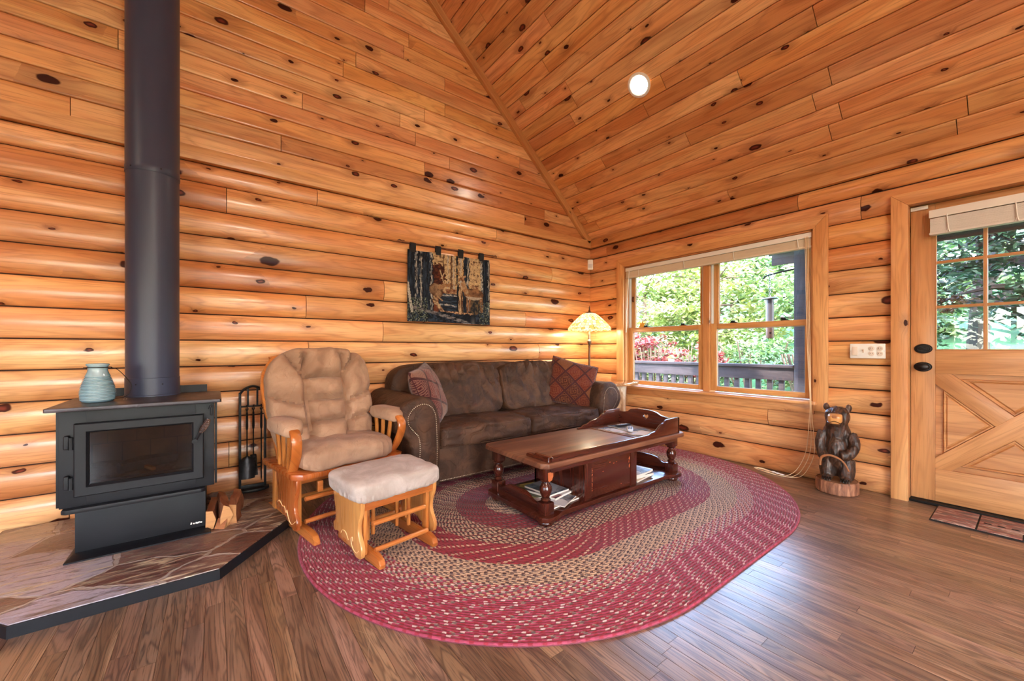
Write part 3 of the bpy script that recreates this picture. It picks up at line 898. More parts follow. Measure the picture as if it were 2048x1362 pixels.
st2 = t.noise(t.scale(ob, (9, 40, 6), rot=(0, 0, -.45)), 1.0, 4, .6, .6)
c = t.mix(t.math('MULTIPLY', t.smooth(st2, .52, .66), .75), c, S(54, 38, 36))
gr = t.math('SUBTRACT', 1.0, t.smooth(e.outputs['Distance'], .018, .032))
c = t.mix(gr, c, t.mix(stk, S(168, 150, 138), S(130, 116, 108)))
hh = t.math('MULTIPLY_ADD', gr, -.6, t.math('MULTIPLY_ADD', stk, .8, t.math('MULTIPLY', st2, .5)))
t.bsdf(c, t.math('MULTIPLY_ADD', stk, .3, .16), 0, bump=hh, bstr=.7, bdist=.010, spec=.75, coat=.35, coatr=.25); M_flag = t.m
mb = MB(); mb.prism(inset(hx, .006), .004, .051, .002); wb(mb, 'stone_top', M_flag, H)
mb = MB()
o_, i_ = hx, inset(hx, .0055)
vs = [(p[0], p[1], z) for z in (0, .047) for p in o_] + [(p[0], p[1], z) for z in (0, .047) for p in i_]
n = 6; fs = []
for i in range(n):
    j = (i + 1) % n
    fs += [(i, j, n + j, n + i)[::1], (n + i, n + j, 3 * n + j, 3 * n + i)]
mb.add(vs, fs, smooth=False); wb(mb, 'edge_trim', M_steel, H)

# ---- wood stove
SX = -4.195
ST = thing('wood_stove', 'black steel wood stove with a wide glass door on a flagstone hearth', 'stove', (SX, -.56, .052))
x0, x1 = -4.480, -3.908
fy, by = -.80, -.30
mb = MB()
mb.span((x0, fy, .318), (x0 + .02, by, .775), .002); mb.span((x1 - .02, fy, .318), (x1, by, .775), .002)
mb.span((x0, fy, .318), (x1, by, .345), .002); mb.span((x0, fy, .755), (x1, by, .775), .002); mb.span((x0, by - .02, .318), (x1, by, .775), .002)
mb.span((x0, fy - .002, .32), (-4.392, fy + .02, .774), .002); mb.span((-3.988, fy - .002, .32), (x1, fy + .02, .774), .002)
mb.span((-4.393, fy - .001, .66), (-3.987, fy + .02, .774), .001); mb.span((-4.393, fy - .001, .32), (-3.987, fy + .02, .43), .001)
body = wb(mb, 'firebox', M_steel, ST)
mb = MB(); mb.span((-4.46, -.50, .345), (-3.93, -.48, .755)); mb.span((-4.46, -.78, .345), (-4.44, -.48, .755)); mb.span((-3.95, -.78, .345), (-3.93, -.48, .755))
wb(mb, 'firebrick_lining', M_firebrick, ST, body)
mb = MB()
mb.grid(lambda u, v: Vector((-4.44 + .49 * u, -.78 + .28 * v, .405 + .05 * v + .02 * fbm((u * 5, v * 4, 0)))), 24, 16); wb(mb, 'ash_bed', M_ash, ST, body)
mb = MB()
for xx in (x0 - .012, x1 + .002): mb.span((xx, fy + .012, .322), (xx + .01, by + .02, .772), .002)
wb(mb, 'side_shield', M_steel, ST)
mb = MB()
mb.prism([(-4.507, -.878), (-3.883, -.878), (-3.877, -.868), (-3.877, -.36), (-4.513, -.36), (-4.513, -.868)], .774, .792, .004); wb(mb, 'top_plate', M_irontop, ST)
mb = MB(); mb.span((-4.40, -.300, .62), (-3.945, -.286, .832), .002); wb(mb, 'rear_heat_shield', M_steel, ST)
# door: mitred frame, chamfered opening
mb = MB()
ox0, ox1, oz0, oz1 = -4.427, -3.953, .372, .711
gx0, gx1, gz0, gz1 = -4.379, -4.003, .420, .666
def ring(y, a0, a1, b0, b1): return [(a0, y, b0), (a1, y, b0), (a1, y, b1), (a0, y, b1)]
lay = [ring(fy, ox0, ox1, oz0, oz1), ring(fy - .034, ox0, ox1, oz0, oz1), ring(fy - .038, ox0 + .004, ox1 - .004, oz0 + .004, oz1 - .004), ring(fy - .038, gx0 - .008, gx1 + .008, gz0 - .008, gz1 + .008), ring(fy - .026, gx0, gx1, gz0, gz1), ring(fy - .004, gx0, gx1, gz0, gz1)]
vs = [p for l_ in lay for p in l_]; fs = []
for a in range(len(lay) - 1):
    for i in range(4):
        j = (i + 1) % 4; fs.append((a * 4 + i, a * 4 + j, a * 4 + 4 + j, a * 4 + 4 + i))
mb.add(vs, fs, smooth=False); door = wb(mb, 'stove_door', M_steel, ST, merge=True, sharp=20)
mb = MB(); mb.span((gx0 - .004, fy - .018, gz0 - .004), (gx1 + .004, fy - .013, gz1 + .004)); wb(mb, 'door_glass', M_stoveglass, ST, door)
for zz in (.628, .442):
    mb = MB(); mb.span((-4.462, fy - .03, zz - .034), (-4.442, fy, zz + .03), .008, 3); mb.tube([(-4.437, fy - .022, zz - .036), (-4.437, fy - .022, zz + .02)], .009, 10); mb.span((-4.44, fy - .026, zz - .012), (-4.425, fy - .006, zz + .012), .002)
    wb(mb, 'hinge', M_steel, ST, door)
mb = MB()
A, Bp = Vector((-3.990, fy - .048, .575)), Vector((-3.934, fy - .088, .685))
mb.tube([A + Vector((0, .02, 0)), A, A.lerp(Bp, .2), Bp], [.007, .008, .0065, .006], 8); mb.lathe([(.012, 0), (.012, .012), (.0, .013)], 12, Matrix.Translation(A) @ rotm('X', 90))
hd = wb(mb, 'door_handle', M_steel, ST, door)
mb = MB()
ax = (Bp - A).normalized(); s1 = ax.orthogonal().normalized(); s2 = ax.cross(s1)
pts = []
for i in range(150):
    q = i / 149; r_ = .0075 + .0075 * math.sin(PI * q) ** .8; an = q * 2 * PI * 12
    pts.append(A.lerp(Bp, .42 + .62 * q) + s1 * r_ * math.cos(an) + s2 * r_ * math.sin(an))
mb.tube(pts, .0022, 5); wb(mb, 'coil_grip', M_chrome, ST, hd)
mb = MB(); mb.span((-3.925, fy - .022, .70), (-3.915, fy, .755), .003); mb.tube([(-3.920, fy - .018, .745), (-3.925, fy - .03, .752), (-3.929, fy - .03, .735)], .004, 6); wb(mb, 'door_catch', M_steel, ST)
# lip, pedestal, flared base
mb = MB(); mb.prism([(-4.452, -.835), (-3.962, -.835), (-3.945, -.822), (-3.945, -.72), (-4.47, -.72), (-4.47, -.822)], .296, .318, .006); wb(mb, 'ash_lip', M_steel, ST)
mb = MB(); mb.span((-4.446, -.715, .062), (-3.946, -.36, .32), .003); wb(mb, 'pedestal', M_steel, ST)
mb = MB()
lo = [(-4.470, -.785), (-3.922, -.785), (-3.922, -.33), (-4.470, -.33)]; hi = [(-4.447, -.716), (-3.945, -.716), (-3.945, -.359), (-4.447, -.359)]
vs = [(p[0], p[1], .052) for p in lo] + [(p[0], p[1], .058) for p in lo] + [(p[0], p[1], .074) for p in hi]
fs = [(3, 2, 1, 0)] + [(a + i, a + (i + 1) % 4, a + 4 + (i + 1) % 4, a + 4 + i) for a in (0, 4) for i in range(4)] + [(8, 9, 10, 11)]
mb.add(vs, fs, smooth=False); wb(mb, 'flared_base', M_steel, ST)
mb = MB()
for k, (dx, w, h) in enumerate(((0, .006, .011), (.010, .008, .007), (.021, .012, .008), (.034, .005, .010), (.041, .009, .007))):
    mb.box((-4.012 + dx + w / 2, -.7165, .098 + h / 2 - .003), (w, .0015, h), .0006, rot=rotm('Y', 12))
wb(mb, 'maker_badge', M_white, ST)
# log in the firebox
t = thing('charred_log', 'charred log lying in the ash behind the stove glass', 'firewood', (-4.2, -.66, .43))
mb = MB(); mb.tube([(-.10, -.03, .02), (-.02, .0, .028), (.12, .05, .025)], [.03, .034, .028], 10); jitter(mb, .008, 14); mb.build('charred_bark', plain('charcoal', S(38, 34, 34), .9, var=.4, vs=40, bstr=.6), t)
mb = MB(); mb.box((.02, -.05, .01), (.018, .11, .016), .004, rot=rotm('Z', 24)); mb.build('kindling_stick', plain('raw_split_wood', S(196, 140, 84), .8, var=.2, vs=30), t)

# ---- flue pipe
PX, PY, PR = -4.192, -.42, .1185
zt = CZ + CS * (PX - XL)
P = thing('stove_pipe', 'tall charcoal flue pipe rising from the wood stove to the ceiling', 'stove pipe', (PX, PY, .792))
def pl(z): return z - .792
mb = MB(); mb.lathe([(PR + .004, pl(.792)), (PR + .004, pl(.80)), (PR + .0015, pl(.802)), (PR + .0015, pl(.895)), (PR - .001, pl(.897))], 48, cap=False); mb.build('slip_collar', M_pipe, P)
mb = MB(); mb.lathe([(PR - .001, pl(.80)), (PR - .001, pl(2.06))], 48, cap=False); mb.build('lower_pipe', M_pipe, P)
mb = MB(); mb.lathe([(PR + .001, pl(2.052)), (PR + .0022, pl(2.056)), (PR + .0022, pl(2.09)), (PR + .0006, pl(2.094)), (PR + .0006, pl(zt + .15))], 48, cap=False); mb.build('upper_pipe', M_pipe, P)
for z, a in ((2.075, -1.2), (2.07, -2.35), (.86, -1.15), (.862, -2.1)):
    mb = MB(); mb.lathe([(.004, 0), (.004, .002), (0, .003)], 8, Matrix.Translation(((PR + .002) * math.cos(a), (PR + .002) * math.sin(a), pl(z))) @ rotm('Z', math.degrees(a)) @ rotm('Y', 90)); mb.build('pipe_screw', M_iron, P)
mb = MB(); mb.lathe([(PR + .004, pl(zt) - .20), (PR + .12, pl(zt) - .20), (PR + .12, pl(zt) - .18), (PR + .004, pl(zt) - .18)], 40, cap=False); mb.build('ceiling_collar', M_pipe, P)

# ---- ribbed blue glass jar
t = NT('pale_blue_glass')
nz = t.noise(t.coord(), 9, 2)
lw = t.n('ShaderNodeLayerWeight'); lw.inputs[0].default_value = .35
c = t.mix(lw.outputs['Facing'], S(206, 236, 247), S(84, 176, 212))
b = t.n('ShaderNodeBsdfPrincipled'); t.l(c, b.inputs['Base Color']); t.put(b.inputs['Roughness'], t.math('MULTIPLY_ADD', nz, .08, .06)); b.inputs['Transmission Weight'].default_value = .5; b.inputs['Specular IOR Level'].default_value = .7
t.l(b.outputs[0], t.out.inputs[0]); M_blue = t.m
JR = thing('glass_jar', 'ribbed pale blue glass jar with a wire bail on the stove top', 'jar', (-4.378, -.655, .7925))
prof = [(.0, .002), (.046, 0), (.058, .004)]
for k in range(17):
    z = .01 + .0072 * k
    R_ = .067 - .004 * max(0, (.03 - z) / .03) if z < .045 else .067 - .030 * ((z - .045) / .105) ** 1.5
    prof += [(R_ - .004, z), (R_ - .001, z + .0016), (R_, z + .0036), (R_ - .001, z + .0056)]
prof += [(.040, .146), (.037, .156), (.036, .178), (.041, .182), (.043, .187), (.041, .192), (.034, .193), (.032, .182), (.031, .155), (.042, .12), (.056, .07), (.060, .04), (.054, .012), (0, .01)]
mb = MB(); mb.lathe(prof, 48, cap=False); mb.build('jar_body', M_blue, JR, sharp=80)
mb = MB(); mb.tube([(.0415 * math.cos(a * PI / 16), .0415 * math.sin(a * PI / 16), .174) for a in range(32)], .0024, 6, closed=True)
for sgn in (-1, 1): mb.tube([(.0415 * math.cos(a) + sgn * .047, .0, .174 + .006 * math.sin(a)) if False else (sgn * (.0445 + .006 * math.cos(a)), .006 * math.sin(a), .174) for a in [k * PI / 6 for k in range(12)]], .0016, 5, closed=True)
mb.build('neck_wire', M_iron, JR)
mb = MB(); mb.tube(catmull([(.047, 0, .172), (.07, .012, .16), (.10, .03, .115), (.118, .04, .075), (.112, .04, .04), (.10, .045, .02), (.07, .085, .006), (.0, .10, .004), (-.05, .08, .006)], 6), .0018, 6); mb.build('bail_handle', M_iron, JR)
t = thing('paper_scrap', 'tiny white scrap lying on the stove top beside the jar', 'scrap', (-4.283, -.615, .7925))
mb = MB(); mb.grid(lambda u, v: Vector((-.007 + .014 * u, -.009 + .018 * v, .001 + .003 * math.sin(3 * u + 2 * v) ** 2)), 5, 5); mb.build('crumpled_scrap', M_white, t)

# ---- split firewood beside the pedestal
M_split = wood('split_wood', S(176, 112, 68), S(142, 80, 46), S(84, 44, 26), 'OBJY', knots=0, rough=.85, coat=0, streak=.7, bstr=.6)
M_bark = plain('bark_brown', S(88, 56, 42), .9, var=.4, vs=30, bstr=.8)
M_endg = wood('end_grain', S(206, 152, 100), S(186, 128, 80), S(140, 88, 52), 'OBJX', knots=0, rough=.85, coat=0, streak=.3)
def split(label, loc_, rz, outline, ln, tilt=0, seed=1):
    t = thing('firewood_log', label, 'firewood', loc_, math.radians(rz), 'split logs beside the stove')
    n = len(outline); m = 9
    bm = MB(); vs = []; fs = []
    rr = random.Random(seed)
    for j in range(m):
        for p in outline:
            y = -ln / 2 + ln * j / (m - 1)
            q = Vector((p[0], y, p[1]))
            d = Vector((fbm((p[0] * 30 + seed, y * 9, p[1] * 30)), 0, fbm((p[1] * 30, y * 9 + seed, 4)))) * .012
            vs.append(q + d)
    for j in range(m - 1):
        for i in range(n):
            k = (i + 1) % n; fs.append((j * n + i, (j + 1) * n + i, (j + 1) * n + k, j * n + k))
    bm.add(vs, fs, smooth=False); o = bm.build('split_wood', M_split, t, sharp=20)
    e = MB(); e.add(vs[:n], [tuple(range(n))], smooth=False); e.add(vs[-n:], [tuple(range(n))[::-1]], smooth=False)
    e.build('end_grain', M_endg, t)
    if tilt: t.rotation_euler.x = math.radians(tilt)
    return t
split('pale squared split log end against the stove pedestal', (-3.918, -.60, .053), -4, [(-.018, 0), (.016, 0), (.02, .05), (.014, .095), (-.014, .10), (-.02, .05)], .28, seed=2)
split('dark wedge of split firewood standing in the middle of the little pile', (-3.868, -.60, .053), 5, [(-.022, 0), (.004, 0), (.03, .062), (.024, .115), (-.014, .125), (-.026, .06)], .29, seed=5)
split('thick orange-brown split log at the outer side of the pile', (-3.812, -.58, .053), -9, [(-.028, .0), (.030, .0), (.033, .05), (.026, .11), (-.012, .118), (-.024, .06)], .27, seed=8)
split('small triangular kindling piece lying in front of the split logs', (-3.872, -.735, .053), 60, [(-.03, 0), (.032, 0), (.004, .046)], .05, seed=11)
t = thing('rock', 'small grey rock on the hearth behind the stacked firewood', 'rock', (-3.90, -.20, .052))
mb = MB(); mb.pillow((0, 0, .022), (.10, .075, .046), .8, 20, 12, fn=lambda p: p * (1 + .35 * fbm(p * 25))); mb.build('grey_stone', plain('rock_grey', S(112, 104, 102), .9, var=.35, vs=40, bstr=.6), t)

# ---- fireplace tools
TS = thing('fireplace_tool_stand', 'black iron arched fireplace tool stand at the hearth corner', 'tool stand', (-3.69, -.145, .052))
mb = MB()
pts = [(.1 * math.cos(a), -.07 + .0 + .0, 0) for a in (0,)]
out = [(-.102, .035), (-.10, -.01), (-.075, -.038), (-.03, -.052), (.03, -.052), (.075, -.038), (.10, -.01), (.102, .035)]
mb.prism(out, 0, .02, .006); mb.build('base', M_iron, TS)
mb = MB()
fr = []
mb.span((-.083, -.008, .018), (-.067, .004, .70), .003); mb.span((.067, -.008, .018), (.083, .004, .70), .003)
arc = catmull([(-.075, -.002, .69), (-.05, -.002, .722), (0, -.002, .742), (.05, -.002, .722), (.075, -.002, .69)], 5)
mb.tube(arc, .009, 6); mb.span((-.075, -.006, .594), (.075, .003, .606), .003)
for xx in (-.028, .028): mb.span((xx - .006, -.006, .60), (xx + .006, .003, .735), .003)
mb.span((-.075, -.006, .022), (.075, .003, .045), .003)
mb.build('frame', M_iron, TS)
mb = MB()
for xx in (-.035, .005, .05): mb.tube([(xx, -.004, .60), (xx, -.022, .603), (xx, -.026, .612)], .004, 6)
mb.build('hook', M_iron, TS)
def tool(nm, label, x, head):
    t = thing(nm, label, 'fire tool', (-3.69 + x, -.171, .052), 0, 'tools hanging on the iron stand')
    mb = MB(); mb.tube([(0, 0, .26), (0, 0, .57), (-.006, 0, .585), (0, 0, .60), (.006, 0, .585), (0, 0, .572)], .0045, 6); mb.build('shaft', M_iron, t)
    mb = MB(); mb.lathe([(.006, .44), (.008, .46), (.006, .56)], 8); mb.build('grip', M_iron, t)
    head(t)
def shovel(t):
    mb = MB()
    def f(u, v):
        x = (u - .5) * .092; z = .10 + .16 * v
        w = 1.0 if v < .55 else max(.02, math.sqrt(max(0, 1 - ((v - .55) / .45) ** 2)))
        return Vector((x * w, -.012 - .016 * (1 - abs(2 * u - 1) ** 2), z))
    mb.grid(f, 16, 16); mb.grid(lambda u, v: f(u, v) + Vector((0, -.0025, 0)), 16, 16, flip=True); mb.tube([(0, -.022, .235), (0, -.01, .26), (0, 0, .28)], .006, 6)
    mb.build('shovel_pan', plain('worn_pan_iron', S(62, 60, 62), .35, .8, var=.5, vs=30, bstr=.3), t)
def brush(t):
    mb = MB(); mb.lathe([(.0, .25), (.018, .255), (.022, .20), (.028, .11), (0, .105)], 14); jitter(mb, .004, 60); mb.build('bristles', plain('black_bristle', S(24, 22, 22), .9, var=.4, vs=90, bstr=.8), t)
def poker(t):
    mb = MB(); mb.tube([(0, 0, .27), (0, 0, .09), (0, 0, .07)], [.0045, .0045, .001], 6); mb.tube(catmull([(0, 0, .17), (-.02, -.002, .168), (-.035, -.004, .175), (-.04, -.004, .2)], 5), .005, 6); mb.build('hooked_tip', M_iron, t)
tool('hearth_shovel', 'ash shovel with a rounded worn pan hanging on the tool stand', -.035, shovel)
tool('hearth_brush', 'thin black hearth brush hanging half hidden behind the ash shovel', .004, brush)
tool('fire_poker', 'black fire poker with a side hook hanging at the right of the tool stand', .05, poker)
for o in [q for q in bpy.data.objects if q.name == 'hearth_brush']: o.location.y += .02
def sweep(mb, path, w, h, side=None, mi=0, ws=None):
    """flat bent strip: rectangular section w (along side) x h, edges eased"""
    path = [Vector(p) for p in path]; m = len(path)
    sec = [(-.5, -.3), (-.3, -.5), (.3, -.5), (.5, -.3), (.5, .3), (.3, .5), (-.3, .5), (-.5, .3)]
    vs = []; fs = []
    for i, p in enumerate(path):
        t = (path[min(i + 1, m - 1)] - path[max(i - 1, 0)]).normalized()
        s = Vector(side) if side is not None else t.orthogonal()
        s = (s - t * s.dot(t)).normalized(); n = t.cross(s)
        k = ws[i] if ws else 1
        for a, b in sec: vs.append(p + s * a * w * k + n * b * h)
    for i in range(m - 1):
        for j in range(8):
            l = (j + 1) % 8; fs.append((i * 8 + j, i * 8 + l, (i + 1) * 8 + l, (i + 1) * 8 + j))
    fs.append(tuple(range(8))[::-1]); fs.append(tuple((m - 1) * 8 + j for j in range(8)))
    mb.add(vs, fs, mi=mi)

def suede(name, col, lite, sc=3.0, bs=.25, sheen=.5, rough=.75):
    t = NT(name)
    ob = t.coord()
    n1 = t.noise(t.scale(ob, (sc, sc, sc)), 1.0, 5, .6, .8); n2 = t.noise(ob, 180, 2)
    c = t.mix(t.smooth(n1, .38, .66), col, lite)
    c = t.mix(t.math('MULTIPLY', n2, .25), c, tuple(x * .7 for x in col))
    n3 = t.noise(t.scale(ob, (3.2, 3.2, 3.2), loc=(5, 2, 8)), 2.2, 3, .5, .9)
    crease = t.math('SUBTRACT', 1.0, t.smooth(t.math('ABSOLUTE', t.math('SUBTRACT', n3, .5)), .0, .05))
    h = t.math('MULTIPLY_ADD', crease, -.7, t.math('MULTIPLY_ADD', n2, .12, n1))
    t.bsdf(c, rough, bump=h, bstr=bs, bdist=.006, sheen=sheen, spec=.32)
    return t.m
M_tan = suede('tan_microsuede', S(150, 114, 90), S(176, 140, 114), 4.0, .3, .1)
M_brown = suede('brown_suede', S(58, 36, 25), S(88, 59, 42), 6.0, .6, .0, .66)
M_oak = wood('honey_oak', S(206, 132, 66), S(188, 108, 48), S(132, 66, 26), 'OBJZ', knots=0, rough=.3, coat=.5, streak=.3)
M_oaky = wood('honey_oak_rails', S(204, 128, 62), S(184, 102, 44), S(128, 62, 24), 'OBJY', knots=0, rough=.3, coat=.5, streak=.3)
M_oakx = wood('honey_oak_dowels', S(200, 124, 62), S(178, 98, 44), S(124, 60, 24), 'OBJX', knots=0, rough=.3, coat=.5, streak=.2)
M_oakp = wood('pale_oak', S(212, 152, 88), S(196, 130, 68), S(150, 88, 42), 'OBJZ', knots=0, rough=.3, coat=.5, streak=.3)
M_oakd = wood('red_oak', S(182, 98, 44), S(160, 78, 32), S(104, 46, 18), 'OBJZ', knots=0, rough=.28, coat=.5, streak=.3)
M_groove = plain('carved_groove', S(240, 196, 140), .5)

def panel_outline(yf, yb, zt, zb, s=1.0):
    """glider side panel: waisted edges and a scalloped lower edge (y, z)"""
    L = yb - yf
    pts = [(yf, zt), (yf + .002, zt - .05), (yf + .03 * s, zt - .12 * s), (yf + .028 * s, zt - .17 * s), (yf - .004, zb + .055), (yf, zb + .012), (yf + .015, zb)]
    pts += [(yf + .055 * L / .3, zb - .002), (yf + .09 * L / .3, zb + .018), (yf + .13 * L / .3, zb + .026), (yf + .16 * L / .3, zb + .045), (yf + .20 * L / .3, zb + .046), (yf + .25 * L / .3, zb + .058), (yf + .285 * L / .3, zb + .05)]
    pts += [(yb - .003, zb + .06), (yb + .004, zb + .09), (yb - .022 * s, zt - .17 * s), (yb - .024 * s, zt - .12 * s), (yb, zt - .05), (yb, zt)]
    c = catmull([(p[0], p[1], 0) for p in pts], 3)
    return [(p.x, p.y) for p in c]
def yz_prism(mb, pts, x0, x1, bev=.004):
    M = Matrix(((0, 0, 1, 0), (1, 0, 0, 0), (0, 1, 0, 0), (0, 0, 0, 1)))
    mb.prism(pts, x0, x1, bev, M)

def tuft(p, seams):
    """depth of the seam valleys at (x, z)"""
    d = 0
    for (a, b, amp, w) in seams:
        A, Bv, P_ = Vector(a), Vector(b), Vector(p)
        ab = Bv - A; q = max(0, min(1, (P_ - A).dot(ab) / ab.length_squared))
        r_ = (P_ - A - ab * q).length
        d = max(d, amp * math.exp(-(r_ / w) ** 1.3))
    return d

# ---- glider rocking chair
G = thing('glider_chair', 'oak glider rocking chair with tufted tan suede cushions beside the sofa', 'chair', (-3.295, -.705, .006), math.radians(11))
for sx in (-1, 1):
    mb = MB(); yz_prism(mb, panel_outline(-.335, -.02, .335, .06, 1.0), sx * .318 - .011, sx * .318 + .011, .005); o = mb.build('side_panel', M_oakd, G)
    mb = MB()
    xo = sx * .330
    mb.tube(catmull([(xo, -.325, .115), (xo, -.27, .085), (xo, -.225, .105), (xo, -.20, .145), (xo, -.185, .125), (xo, -.16, .155), (xo, -.13, .15), (xo, -.08, .17), (xo, -.05, .155)], 5), .0022, 5); mb.build('carved_line', M_groove, o)
    mb = MB()
    pr = [(-.445, .0), (-.445, .022), (-.42, .046), (-.38, .056), (.26, .056), (.30, .045), (.32, .02), (.32, 0)]
    yz_prism(mb, pr, sx * .262 - .017, sx * .262 + .017, .006); mb.build('runner', M_oaky, G)
    mb = MB(); mb.box((sx * .285, -.24, .19), (.02, .05, .27), .005); mb.box((sx * .285, .14, .19), (.02, .05, .27), .005); mb.build('swing_arm', M_oak, G)
mb = MB(); mb.prism([(-.345, -.30), (-.30, -.352), (.30, -.352), (.345, -.30), (.345, .20), (-.345, .20)], .333, .366, .010); mb.build('seat_platform', M_oakd, G)
for y, z, r_ in ((-.30, .215, .013), (-.30, .09, .013), (.20, .06, .014), (.0, .28, .013)):
    mb = MB(); mb.tube([(-.27, y, z), (.27, y, z)], r_, 10); mb.build('stretcher', M_oakx, G)
mb = MB(); mb.span((-.26, -.20, .27), (.26, -.16, .33), .004); mb.box((-.19, -.30, .27), (.03, .02, .06), .004); mb.box((.19, -.30, .27), (.03, .02, .06), .004); mb.build('under_rail', M_oakx, G)
for sx in (-1, 1):
    x = sx * .312
    A = thing('arm', None, None); A.parent = G
    mb = MB()
    fp = catmull([(x, -.215, .352), (x + sx * .006, -.285, .43), (x + sx * .012, -.325, .51), (x + sx * .014, -.325, .565), (x + sx * .012, -.28, .602), (x + sx * .008, -.18, .612), (x, -.02, .606), (x - sx * .01, .15, .60)], 6)
    sweep(mb, fp, .052, .024, (1, 0, 0)); mb.build('arm_bow', M_oaky, A)
    mb = MB()
    for k, (yb, yt) in enumerate(((-.15, -.20), (-.085, -.10), (-.02, -.0))):
        sweep(mb, catmull([(x - sx * .004, yb, .355), (x + sx * .004, (yb + yt) / 2 - .012, .48), (x + sx * .008, yt, .600)], 6), .032, .018, (0, 1, 0))
    mb.build('arm_slat', M_oak, A)
    mb = MB(); mb.pillow((x + sx * .010, -.14, .614), (.125, .31, .085), .5, 36, 18, fn=lambda p: p + Vector((0, 0, -.018 if p.y < -.10 else 0)) * max(0, (-p.y - .08) / .07) + Vector((1, .3, .6)) * .004 * fbm(p * 18)); mb.build('arm_pad', M_tan, A)
    mb = MB()
    sweep(mb, catmull([(sx * .275, .07, .34), (sx * .30, .10, .52), (sx * .335, .15, .70), (sx * .325, .225, .88), (sx * .25, .29, .99)], 6), .03, .04, (1, 0, 0)); mb.build('back_post', M_oaky, G)
mb = MB()
for xx in (-.15, -.05, .05, .15): sweep(mb, catmull([(xx, .10, .36), (xx, .14, .6), (xx, .27, .97)], 5), .04, .014, (1, 0, 0))
sweep(mb, catmull([(-.27, .285, .97), (-.12, .30, 1.0), (.12, .30, 1.0), (.27, .285, .97)], 5), .03, .06, (0, 1, 0)); mb.build('back_slat', M_oak, G)
# cushions
seams = [((-.125, .30), (-.125, -.30), .085, .022), ((.125, .30), (.125, -.30), .085, .022),
         ((-.125, .17), (.125, .17), .085, .020), ((-.125, .02), (.125, .02), .075, .017), ((-.125, -.125), (.125, -.125), .075, .017),
         ((-.125, .17), (-.25, .36), .08, .020), ((.125, .17), (.25, .36), .08, .020),
         ((-.125, -.02), (-.34, .07), .055, .016), ((.125, -.02), (.34, .07), .055, .016),
         ((-.125, -.14), (-.34, -.10), .05, .016), ((.125, -.14), (.34, -.10), .05, .016)]
mb = MB()
def backf(p):
    x, z = p.x, p.z
    s_ = abs(x) / .34
    # shoulders narrower at the foot, rounded at the head
    w = .86 + .14 * min(1, max(0, (z + .36) / .35)) - .10 * max(0, (z - .16) / .2) ** 2
    q = Vector((x * w, p.y, z))
    front = -p.y / .075
    if front > 0:
        d = tuft((x, z), seams)
        puff = .05 * math.cos(min(1, abs(x) / .34) * PI / 2)
        q.y -= (puff - d) * min(1, front * 1.2)
        q.y -= .035 * max(0, (z - .17) / .2) * min(1, front)       # head roll
        wr = fbm((x * 13, z * 9, 1)) * .014 + fbm((x * 30, z * 22, 5)) * .006
        q.y += wr
    q += Vector((fbm((x * 9, z * 9, 3)), 0, fbm((x * 9, z * 9, 9)))) * .006
    return q
mb.pillow((0, 0, 0), (.665, .15, .73), .42, 160, 96, fn=backf, pw=.42)
M = Matrix.Translation((-.012, .09, .69)) @ rotm('X', -16)
mb.v = [M @ p for p in mb.v]
mb.build('back_cushion', M_tan, G)
mb = MB()
def seatf(p):
    q = p.copy()
    s_ = abs(p.z) / .065
    e = max(abs(p.x) / .305, abs(p.y) / .265)
    if e > .8:
        a = math.atan2(p.y, p.x)
        q *= 1 - .034 * (e - .8) * 5 * (.5 + .5 * math.sin(a * 46 + 2 * fbm((a * 5, 0, 0))))
    if p.z > 0:
        q.z += .012 * math.cos(min(1, abs(p.x) / .3) * PI / 2) - tuft((p.x, p.y), [((-.09, .0), (-.09, -.02), .014, .05), ((.09, .0), (.09, -.02), .014, .05)])
    q += Vector((fbm(p * 8), fbm(p * 8 + Vector((5, 0, 0))), fbm(p * 11 + Vector((0, 5, 0))))) * .008
    q.z -= .018 * max(0, -p.y / .265) ** 3
    return q
mb.pillow((-.008, -.10, .43), (.58, .53, .13), .42, 120, 40, fn=seatf, pw=.34); mb.build('seat_cushion', M_tan, G)

# ---- matching ottoman
O_ = thing('glider_ottoman', 'small oak gliding ottoman with a pale suede cushion in front of the rocking chair', 'ottoman', (-3.165, -1.345, .014), math.radians(9))
for sx in (-1, 1):
    mb = MB(); yz_prism(mb, panel_outline(-.19, .13, .315, .035, 1.0), sx * .206 - .011, sx * .206 + .011, .005); o = mb.build('side_panel', M_oakp, O_)
    xo = sx * .218
    mb = MB(); mb.tube(catmull([(xo, -.17, .075), (xo, -.14, .055), (xo, -.10, .07), (xo, -.085, .105), (xo, -.10, .118), (xo, -.105, .10)], 6), .002, 5); mb.tube(catmull([(xo, -.055, .09), (xo, -.02, .12), (xo, .02, .115), (xo, .03, .10)], 6), .0018, 5); mb.build('carved_line', M_groove, o)
    mb = MB()
    pr = [(-.275, .0), (-.28, .02), (-.265, .042), (-.22, .056), (.16, .056), (.19, .045), (.20, .02), (.20, 0)]
    yz_prism(mb, pr, sx * .150 - .016, sx * .150 + .016, .006); mb.build('runner', M_oaky, O_)
    mb = MB(); mb.box((sx * .178, -.14, .17), (.02, .045, .27), .008); mb.box((sx * .178, .08, .17), (.02, .045, .27), .008); mb.build('swing_arm', M_oak, O_)
    mb = MB(); mb.lathe([(.009, 0), (.009, .004), (.005, .005), (0, .004)], 12, Matrix.Translation((sx * .178 - sx * .010, -.165, .27)) @ rotm('X', 90)); mb.build('bolt_cap', M_chrome, O_)
    mb = MB(); mb.tube([(sx * .12, -.06, .06), (sx * .12, -.06, .30)], .011, 10); mb.tube([(sx * .07, -.02, .06), (sx * .07, -.02, .30)], .011, 10); mb.build('spindle', M_oak, O_)
